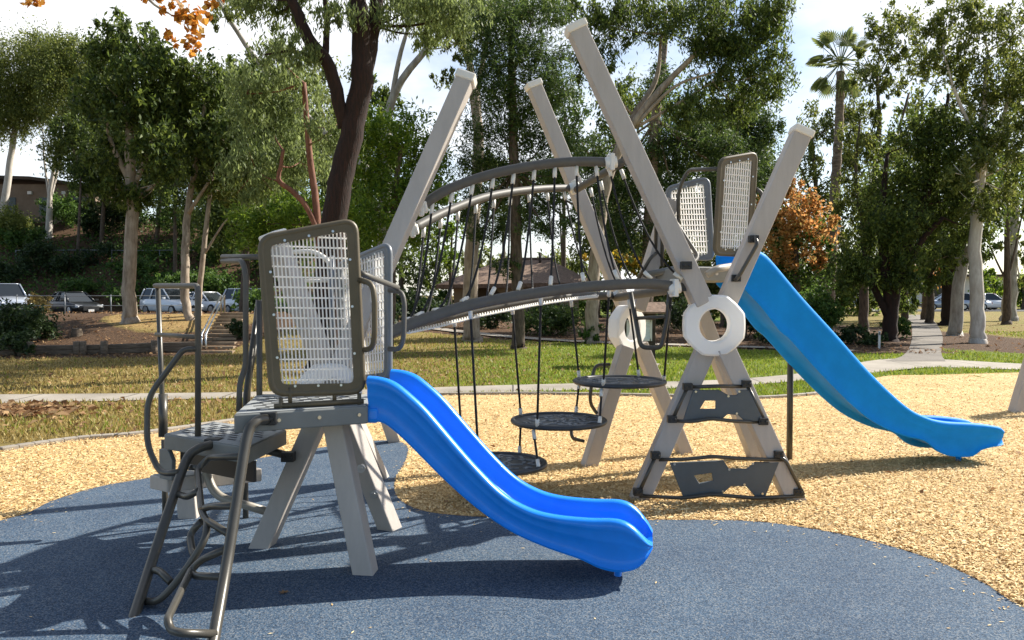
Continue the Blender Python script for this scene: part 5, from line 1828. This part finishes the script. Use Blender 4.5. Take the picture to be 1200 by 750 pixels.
wb.box(((x1 - .12), 48.2, (fl + wz) / 2), (.12, 0, 0), (0, 3.3, 0), (0, 0, (wz - fl) / 2))
wb.box(((x0 + x1) / 2, 46.6, (fl + wz) / 2), ((x1 - x0) / 2 - .3, 0, 0), (0, .1, 0), (0, 0, (wz - fl) / 2))
wb.build('wall', 'stucco', ho)
wf = MB()
wf.box((wx, 44.62, fl + 1.4), (.04, 0, 0), (0, .04, 0), (0, 0, .5))
for s in (-1, 1):
    wf.box((wx + s * .7, 44.585, fl + 1.4), (.05, 0, 0), (0, .03, 0), (0, 0, .55))
    wf.box((wx, 44.585, fl + 1.4 + s * .5), (.75, 0, 0), (0, .028, 0), (0, 0, .05))
wn_ = wf.build('window', 'darkwood', ho)
MB().box((wx, 44.7, fl + 1.4), (.68, 0, 0), (0, .01, 0), (0, 0, .48)).build('pane', 'glass', wn_)
rz = P(600, 303, 47).z
rl, rr2 = P(590, 303, 47).x, P(645, 303, 47).x
hr = MB()
e_ = [Vector((L_ - .3, 43.7, ez - .12)), Vector((R2 + .2, 43.7, ez + .0)), Vector((R2 + .2, 52.4, ez)), Vector((L_ - .3, 52.4, ez - .12))]
rg1, rg2 = Vector((rl, 48, rz)), Vector((rr2, 48, rz))
hr.v = e_ + [rg1, rg2] + [p - Vector((0, 0, .22)) for p in e_]
for q in ((0, 1, 5, 4), (1, 2, 5), (2, 3, 4, 5), (3, 0, 4), (0, 6, 7, 1), (1, 7, 8, 2), (2, 8, 9, 3), (3, 9, 6, 0), (6, 9, 8, 7)):
    hr.face(q)
hro = hr.build('roof', 'shingle', ho)
MB().tube([rg1 + Vector((-.1, 0, .02)), rg2 + Vector((.1, 0, .02))], .09, 8).build('ridge_cap', 'shingle', hro)
MB().tube([Vector((rr2 - .6, 47.4, rz - .5)), Vector((rr2 - .6, 47.4, rz + .35))], .08, 8).build('vent_pipe', 'darkwood', hro)

fb = empty('far_building', Vector((46, 108, 0)), 'pale low building far beyond the lawn behind the parked cars', 'building')
MB().box((46, 112, 2.0), (22, 0, 0), (0, 4, 0), (0, 0, 2.0)).build('wall', 'whitewall', fb)
MB().box((46, 111.8, 4.15), (22.6, 0, 0), (0, 5, 0), (0, 0, .15)).build('roof', 'darkwood', fb)
for k in range(7):
    MB().box((28 + k * 6, 107.97, 2.1), (1.4, 0, 0), (0, .05, 0), (0, 0, .8)).build('window', 'glass', fb)

# kiosk
kd = 17.9
ki = empty('notice_board', GT(748, kd), 'roofed park notice board with white-framed sheet behind the far ring', 'notice board')
for px in (731, 765):
    g = GT(px, kd)
    MB().box((g.x, g.y, P(px, 362, kd).z / 2), (.055, 0, 0), (0, .055, 0), (0, 0, P(px, 362, kd).z / 2)).build('post', 'darkwood', ki, bevel=.006)
    MB().tube([g - Vector((0, 0, .05)), g + Vector((0, 0, .04))], .17, 14).build('footing', 'concrete', ki)
a, z_ = P(735, 398, kd), P(762, 398, kd)
zt_ = P(748, 376, kd).z
bo = MB()
for (cx, cz, hx_, hz_) in ((a.x, (a.z + zt_) / 2, .025, (zt_ - a.z) / 2 + .025), (z_.x, (a.z + zt_) / 2, .025, (zt_ - a.z) / 2 + .025), ((a.x + z_.x) / 2, zt_, (z_.x - a.x) / 2, .025), ((a.x + z_.x) / 2, a.z, (z_.x - a.x) / 2, .025)):
    bo.box((cx, kd - .075, cz), (hx_, 0, 0), (0, .02, 0), (0, 0, hz_))
bf = bo.build('frame', 'whitewall', ki)
MB().box(((a.x + z_.x) / 2, kd - .068, (a.z + zt_) / 2), ((z_.x - a.x) / 2 - .02, 0, 0), (0, .008, 0), (0, 0, (zt_ - a.z) / 2 - .02)).build('sheet', 'boardpaper', bf)
MB().box(((a.x + z_.x) / 2, kd - .03, (a.z + zt_) / 2 + .05), ((z_.x - a.x) / 2 + .06, 0, 0), (0, .02, 0), (0, 0, (zt_ - a.z) / 2 + .16)).build('back_board', 'darkwood', ki)
ra, rb = P(720, 365, kd), P(779, 365, kd)
rk = MB()
rt = P(748, 354, kd).z
for s in (-1, 1):
    rk.prism([Vector((ra.x, kd, rt)), Vector((rb.x, kd, rt)), Vector((rb.x, kd + s * .45, ra.z)), Vector((ra.x, kd + s * .45, ra.z))], (0, 0, -.04))
rk.build('roof', 'shingle', ki)

mk = empty('marker_post', GT(1031, 23.6), 'thin white marker post by the shrubs at the path junction', 'marker post')
g = GT(1031, 23.6)
MB().box((g.x, g.y, .25), (.03, 0, 0), (0, .02, 0), (0, 0, .26)).build('shaft', 'whitewall', mk, bevel=.005)
MB().box((g.x, g.y - .022, .44), (.024, 0, 0), (0, .003, 0), (0, 0, .04)).build('reflector', 'plate', mk)

# ------------------------------------------------------------------ timber stairs, log wall, parking rail
stp = empty('timber_stairs', GT(258, 21.6), 'flight of timber-edged garden steps climbing to the car park', 'stairs')
b0, b1 = GT(252, 21.8), GT(272, 31.5)
ns = 11
for i in range(ns):
    f = i / (ns - 1)
    pxl, pxr = 235 + (258 - 235) * f, 273 + (287 - 273) * f
    py = 419 + (368 - 419) * f
    d = 21.5 + 4.7 * f
    l, r_ = P(pxl, py, d), P(pxr, py, d)
    zz = 0.07 + 0.093 * i
    mb = MB().box(((l.x + r_.x) / 2, d, zz - .05), ((r_.x - l.x) / 2, 0, 0), (0, .06, 0), (0, 0, .055))
    s_ = mb.build('step', 'stepwood', stp, bevel=.01)
    MB().box(((l.x + r_.x) / 2, d + .29, zz - .025), ((r_.x - l.x) / 2 - .02, 0, 0), (0, .225, 0), (0, 0, .02)).build('tread', 'stepwood', s_)
for (x0_, x1_) in ((236, 257), (241, 261)):
    a, z_ = P(x0_, 392, 21.8), P(x1_ + 2, 346, 26.3)
    MB().tube([a - Vector((0, 0, .6)), a, z_, z_ - Vector((0, 0, .75))], .028, 8).build('handrail', 'steel', stp)

lw = empty('log_wall', GT(60, 21.2), 'low weathered timber retaining wall along the foot of the mulch slope', 'retaining wall')
lx = [(-60, 20.6), (40, 21.0), (95, 21.2), (118, 21.3), (180, 21.6), (236, 21.7)]
for i in range(len(lx) - 1):
    a, z_ = GT(*lx[i]), GT(*lx[i + 1])
    for k in range(2):
        MB().beam(a + Vector((.02, 0, .06 + .13 * k)), z_ + Vector((-.02, 0, .06 + .13 * k)), .12, .13, (0, 0, 1)).build('log', 'timber', lw, bevel=.02)
for px, d in ((24, 20.75), (34, 20.8), (89, 21.0), (96, 21.05), (121, 21.1), (180, 21.4)):
    g = GT(px, d)
    MB().tube([g + Vector((0, 0, -.1)), g + Vector((0.01, 0, .36))], .09, 9).build('stake', 'timber', lw)
st_ = empty('tree_stump', GT(89, 23.4), 'small weathered stump on the mulch slope above the log wall', 'stump')
g = GT(89, 23.4)
MB().tube([g - Vector((0, 0, .1)), g + Vector((0.01, 0, .10)), g + Vector((0.02, 0.01, .22))], [.17, .15, .13], 11).build('wood', 'timber', st_, bevel=.01)
pr = empty('parking_rail', GT(120, 27.5), 'thin grey two-rail fence along the edge of the car park', 'fence')
for px in (20, 76, 130, 185, 230):
    g = GT(px, 27.5)
    MB().tube([g - Vector((0, 0, .2)), g + Vector((0, 0, .66))], .02, 8).build('post', 'greyframe', pr)
for zz in (.28, .62):
    MB().tube([GT(-60, 27.5) + Vector((0, 0, zz)), GT(76, 27.5) + Vector((0, 0, zz)), GT(225, 27.5) + Vector((0, 0, zz))], .012, 8).build('rail', 'greyframe', pr)
up_ = empty('slope_fence', GT(180, 56), 'thin dark rail fence higher up the hillside', 'fence')
q0 = []
for px in range(20, 300, 28):
    g = GT(px, 66)
    MB().tube([g - Vector((0, 0, .2)), g + Vector((0, 0, 1.15))], .035, 6).build('post', 'greyframe', up_)
    q0.append(g + Vector((0, 0, 1.1)))
MB().tube(q0, .03, 6).build('rail', 'greyframe', up_)


# ------------------------------------------------------------------ cars
def car(name, label, loc, yaw, paint, kind='suv', group='cars parked on the terrace', L=4.5, Wd=1.82, H=None):
    """front points to +x before yaw; loc on the ground at the middle"""
    H = H or {'suv': 1.66, 'sedan': 1.45, 'pickup': 1.85}[kind]
    M = Matrix.Translation(loc) @ Matrix.Rotation(yaw, 4, 'Z')
    tr = lambda x, y, z: M @ Vector((x, y, z))
    e_ = empty(name, loc, label, 'car', group)
    hw = Wd / 2
    belt = H * .60
    # lower body: stations along x with cross-sections
    st = [(-L / 2, .42, belt * .90, .80), (-L / 2 + .12, .30, belt * 1.0, .93), (-L * .30, .24, belt * 1.02, 1.0), (0, .22, belt, 1.0), (L * .18, .22, belt * .98, 1.0), (L * .30, .24, belt * .92, .99), (L / 2 - .22, .26, belt * .80, .93), (L / 2 - .04, .34, belt * .68, .84), (L / 2, .42, belt * .55, .78)]
    rows = []
    for x, z0, z1, k in st:
        w_ = hw * k
        zm = z0 + (z1 - z0) * .55
        rows.append([tr(x, y, z) for y, z in ((-w_ * .86, z0), (-w_ * .98, z0 + .1), (-w_, zm), (-w_ * .94, z1 - .05), (-w_ * .80, z1), (0, z1 + .03), (w_ * .80, z1), (w_ * .94, z1 - .05), (w_, zm), (w_ * .98, z0 + .1), (w_ * .86, z0), (0, z0 - .02))])
    mb = MB().grid(rows, closed_u=True)
    for r in (rows[0], rows[-1]):
        k = len(mb.v)
        mb.v += r
        mb.face([k + i for i in range(len(r))])
    # roof
    xr0, xr1 = {'suv': (-L * .42, L * .02), 'sedan': (-L * .22, L * .03), 'pickup': (-L * .12, L * .06)}[kind]
    xb0, xb1 = {'suv': (-L * .47, L * .22), 'sedan': (-L * .38, L * .22), 'pickup': (-L * .16, L * .20)}[kind]
    rw, bw = hw * .70, hw * .90
    ring_ = lambda xa, xz, w_, z: [tr(xa, -w_, z), tr(xz, -w_ * .94, z), tr(xz, w_ * .94, z), tr(xa, w_, z)]
    rtop = fillet(ring_(xr0, xr1, rw, H), .25, 4, True)
    mb2 = MB().prism(rtop, M.to_3x3() @ Vector((0, 0, -.05)))
    # pillars
    base, top = ring_(xb0, xb1, bw, belt), ring_(xr0, xr1, rw * 1.0, H - .04)
    for i in range(4):
        mb.tube([base[i], top[i]], .045, 6)
    for s in (-1, 1):
        xm = (xr0 + xr1) / 2 - .05
        mb.tube([tr(xm - .1, s * bw, belt), tr(xm, s * rw, H - .04)], .04, 6)
    mb.v += [Vector(v) for v in mb2.v]
    k = len(mb.v) - len(mb2.v)
    for f, s in zip(mb2.f, mb2.s):
        mb.face([k + i for i in f], True)
    mb.build('body', paint, e_)
    # glass house slightly inside the pillars
    g = MB()
    bi, ti = ring_(xb0 + .03, xb1 - .03, bw - .03, belt - .02), ring_(xr0 + .03, xr1 - .03, rw - .025, H - .05)
    for i in range(4):
        j = (i + 1) % 4
        k = len(g.v)
        g.v += [bi[i], bi[j], ti[j], ti[i]]
        g.face((k, k + 1, k + 2, k + 3))
        g.cur = 0
    g.build('windows', 'glass', e_)
    for sx in (-1, 1):
        for sy in (-1, 1):
            cx = sx * L * .31
            wq = MB()
            y0 = sy * (hw - .20)
            y1 = sy * (hw + .01)
            wq.tube([tr(cx, y0, .33), tr(cx, y1 - sy * .03, .33), tr(cx, y1, .33)], [.33, .33, .30], 18)
            wo = wq.build('wheel', 'tyre', e_)
            MB().tube([tr(cx, y1 - sy * .01, .33), tr(cx, y1 + sy * .012, .33)], [.21, .19], 12).build('rim', 'rim', wo)
    for sy in (-1, 1):
        hl = MB().box(tr(L / 2 - .16, sy * hw * .66, belt * .66), M.to_3x3() @ Vector((.10, sy * -.05, -.02)), M.to_3x3() @ Vector((-.03, .19, 0)), (0, 0, .075))
        hl.build('headlight', 'lamp', e_, bevel=.02)
        MB().box(tr(L * .17, sy * (hw + .09), belt + .06), M.to_3x3() @ Vector((.05, 0, 0)), M.to_3x3() @ Vector((0, .10, 0)), (0, 0, .065)).build('mirror', paint, e_, bevel=.02)
        MB().box(tr(-L / 2 + .04, sy * hw * .70, belt * .80), M.to_3x3() @ Vector((.05, 0, 0)), M.to_3x3() @ Vector((0, .14, 0)), (0, 0, .10)).build('tail_light', 'carred', e_, bevel=.02)
    MB().box(tr(L / 2 - .02, 0, belt * .50), M.to_3x3() @ Vector((.035, 0, 0)), M.to_3x3() @ Vector((0, hw * .50, 0)), (0, 0, .12)).build('grille', 'black', e_, bevel=.01)
    MB().box(tr(L / 2 + .02, 0, belt * .36), M.to_3x3() @ Vector((.012, 0, 0)), M.to_3x3() @ Vector((0, .17, 0)), (0, 0, .075)).build('number_plate', 'whitewall', e_)
    return e_


def cloc(px, d):
    g = GT(px, d)
    g.z += .04
    return g


car('parked_pickup', 'silver pickup partly hidden behind the dark shrub at the left edge', cloc(8, 49), R_(-46), 'carsilver', 'pickup', L=5.2, Wd=1.95, H=1.95)
car('parked_sedan', 'black sedan facing the playground behind the thin rail fence', cloc(87, 49), R_(-38), 'carblack', 'sedan')
car('parked_suv', 'white SUV behind the slim pale gum trunks', cloc(201, 49.5), R_(-34), 'carwhite', 'suv', L=4.4)
car('parked_hatchback', 'white low car beside the top of the timber stairs', cloc(244, 52), R_(-30), 'carwhite', 'sedan', L=4.3)
car('parked_car', 'white car half hidden behind the near tower handrails', cloc(297, 50), R_(-35), 'carwhite', 'suv', L=4.4)
FC = 'cars parked far beyond the lawn'
car('parked_car', 'silver car far away between the black trunk and the leaning gum', Vector((P(1108, 360, 78).x, 78, .06)), R_(170), 'carsilver', 'suv', FC)
car('parked_car', 'white car far away just left of the red car', Vector((P(1130, 360, 78).x, 78, .06)), R_(175), 'carwhite', 'sedan', FC)
car('parked_car', 'red car far away behind the leaning gum trunks', Vector((P(1139, 360, 80.5).x, 80.5, .06)), R_(165), 'carred', 'suv', FC)
car('parked_car', 'white SUV far away right of the grey-white gum trunk', Vector((P(1158, 360, 79).x, 79, .06)), R_(10), 'carwhite', 'suv', FC)
# ================================================================== ground litter
def in_poly(x, y, poly):
    px = np.array([p.x for p in poly])
    py = np.array([p.y for p in poly])
    ins = np.zeros(len(x), bool)
    j = len(px) - 1
    for i in range(len(px)):
        c_ = ((py[i] > y) != (py[j] > y)) & (x < (px[j] - px[i]) * (y - py[i]) / (py[j] - py[i] + 1e-12) + px[i])
        ins ^= c_
        j = i
    return ins


def view_scatter(n, y0, y1, power=1.0, margin=1.08):
    """ground spots inside the camera's fan, denser near"""
    u = rng.random(n)
    y = (y0 ** (1 - power) + u * (y1 ** (1 - power) - y0 ** (1 - power))) ** (1 / (1 - power)) if power != 1 else y0 * (y1 / y0) ** u
    x = (rng.random(n) * 2 - 1) * y * 0.643 * margin
    return x, y


x, y = view_scatter(330000, 3.5, 16, 1.0)
ok = in_poly(x, y, chips_poly) & ~in_poly(x, y, blue)
x, y = x[ok][:165000], y[ok][:165000]
n = len(x)
c_ = np.stack([x, y, 0.014 + rng.random(n) * 0.022], -1)
dr = rand_dirs(n)
dr[:, 2] *= 0.22
nr = np.stack([rng.normal(size=n) * .28, rng.normal(size=n) * .28, np.ones(n)], -1)
o = scatter_mesh('wood_chips', c_, 0.016 + .042 * rng.random(n) ** 2.5, 0.007 + 0.011 * rng.random(n), dr, nr, 'chip', fold=.1)
tag(o, 'loose pale wood chips covering the play area', 'wood chips', kind='stuff')

# chips strayed onto the rubber
x, y = view_scatter(9000, 3.4, 10)
ok = in_poly(x, y, blue)
x, y = x[ok], y[ok]
edge = np.array([[p.x, p.y] for p in blue])
dist = np.min(np.hypot(x[:, None] - edge[None, :, 0], y[:, None] - edge[None, :, 1]), axis=1)
ok = rng.random(len(x)) < np.exp(-dist / .10) + .004
x, y = x[ok], y[ok]
n = len(x)
o = scatter_mesh('stray_chips', np.stack([x, y, np.full(n, .022)], -1), 0.018 + .02 * rng.random(n), 0.009, rand_dirs(n) * [1, 1, .05], np.tile([0, 0, 1.0], (n, 1)), 'chip')
tag(o, 'a few wood chips scattered onto the blue rubber edge', 'wood chips', kind='stuff')


def lawn(name, n, y0, y1, m, cond, label, L=.07, W=.010):
    x, y = view_scatter(n, y0, y1, 1.2)
    ok = cond(x, y)
    x, y = x[ok], y[ok]
    n = len(x)
    z = height(x, y)
    d = np.stack([rng.normal(size=n) * .45, rng.normal(size=n) * .45, np.ones(n)], -1)
    ls = L * (.5 + rng.random(n))
    o = scatter_mesh(name, np.stack([x, y, z + ls * .35], -1), ls, W * (1 + y / 14), d, rand_dirs(n), m)
    return tag(o, label, 'grass', kind='stuff')


path_poly = spline([G(*p) for p in near], 4) + spline([G(*p) for p in far], 4)[::-1]
side_poly = spline(up, 4) + spline(up2, 4)[::-1]


def notpath(x, y):
    return (np.hypot((x - 15.0) / 4.0, (y - 32) / 12.0) > 0.9 + .2 * rng.random(len(x))) & ~in_poly(x, y, path_poly) & ~in_poly(x, y, side_poly) & ~in_poly(x, y, chips_poly)


bedge = lambda x: np.interp(x, [-30, -10, -8, -3.9, 0, 2.9, 6.0, 9.7, 12, 14.0, 20, 40], [19.5, 20, 21, 33, 27.5, 25.5, 23.3, 21.5, 21.5, 60, 85, 85])
lawn('green_grass', 120000, 9, 34, 'blade_green', lambda x, y: notpath(x, y) & (y < bedge(x) - .2) & (rng.random(len(x)) < np.interp(x, [-8, -3, 0, 2], [.03, .2, .8, 1])), 'short green lawn behind the play area')
lawn('dry_grass', 90000, 8.5, 30, 'blade_dry', lambda x, y: notpath(x, y) & (y < bedge(x) - .1) & (rng.random(len(x)) < np.interp(x, [-8, -2, 1, 3], [1, .7, .3, .06])), 'dry yellow grass on the left lawn')


def leaves(name, x, y, label, L=.10, m='leaf_dead'):
    n = len(x)
    z = height(x, y) + .02 + .04 * rng.random(n)
    o = scatter_mesh(name, np.stack([x, y, z], -1), L * (.6 + .8 * rng.random(n)), L * .7 * (.6 + .7 * rng.random(n)), rand_dirs(n) * [1, 1, .35], np.stack([rng.normal(size=n) * .5, rng.normal(size=n) * .5, np.ones(n)], -1), m, fold=.25)
    return tag(o, label, 'fallen leaves', kind='stuff')


# leaf pile left of the path
gx, gy = G(25, 484).x, G(25, 484).y
n = 420
leaves('leaf_pile', gx + rng.normal(size=n) * .42, gy + rng.normal(size=n) * .30, 'heap of crisp brown fallen leaves on the left lawn', .13)
x, y = view_scatter(3200, 9, 21, 1.3)
ok = notpath(x, y) & (x < 0.5 + rng.normal(size=len(x)) * 2.5) & (rng.random(len(x)) < .55)
leaves('fallen_leaves', x[ok], y[ok], 'brown leaves scattered over the dry grass', .085)
x, y = view_scatter(12000, 19.5, 40, 1.2)
ok = (y > bedge(x) - .3) & ~((x < -9) & (y > 31.5)) & (rng.random(len(x)) < .7)
leaves('slope_leaves', x[ok], y[ok], 'dead leaves lying on the mulch slope', .085)
x, y = view_scatter(900, 4.6, 12, 1.0)
ok = in_poly(x, y, chips_poly) & ~in_poly(x, y, blue) & (rng.random(len(x)) < .16)
leaves('chip_leaves', x[ok], y[ok], 'a few dead leaves on the wood chips', .055)
x, y = view_scatter(1600, 21, 45, 1.2)
ok = (x > 11.5) & ~in_poly(x, y, path_poly) & ~in_poly(x, y, side_poly)
leaves('lawn_leaves', x[ok], y[ok], 'dead leaves under the gum trees on the right lawn', .11)

# hillside undergrowth
n = 40000
x, y = view_scatter(n, 57, 82, 1.1, 1.15)
ok = (x / y < -.16) & (np.sin(x * .55 + 2) * np.cos(y * .42 + .6) + rng.normal(size=n) * .35 > -.45)
x, y = x[ok], y[ok]
n = len(x)
o = scatter_mesh('hillside_undergrowth', np.stack([x, y, height(x, y) + rng.random(n) * .9], -1), .30, .16, rand_dirs(n), rand_dirs(n), 'leaf_shrub', fold=.15)
tag(o, 'mixed green undergrowth covering the hillside above the cars', 'undergrowth', kind='stuff')


# single curled leaf on the rubber
def maple_leaf(name, px, py, s, rot, label):
    g = G(px, py, .022)
    e_ = []
    for k, rr in enumerate((1, .42, .85, .38, .75, .30, .35, .16, .35, .30, .75, .38, .85, .42)):
        a = math.pi / 2 + 2 * math.pi * k / 14 + rot
        e_.append(g + Vector((math.cos(a) * rr * s, math.sin(a) * rr * s, .004 + .35 * s * (rr * .6) ** 2 * (1 if k % 4 else .3))))
    mb = MB()
    mb.v = [g + Vector((0, 0, .003))] + e_
    for k in range(14):
        mb.face((0, 1 + k, 1 + (k + 1) % 14))
    mb.tube([g + Vector((0, 0, .004)), g + Vector((math.cos(rot - 1.6) * s * .9, math.sin(rot - 1.6) * s * .9, .02))], .0025, 5)
    o = mb.build(name, 'leaf_dead')
    return tag(o, label, 'leaf')


maple_leaf('fallen_leaf', 333, 695, .042, .5, 'curled tan fallen leaf alone on the blue rubber in front of the beige legs')
maple_leaf('fallen_leaf', 1053, 632, .05, 1.9, 'tan fallen leaf on the wood chips at the right of the blue rubber edge')
maple_leaf('fallen_leaf', 1006, 506, .055, 4.0, 'brown fallen leaf on the wood chips under the pale blue slide')
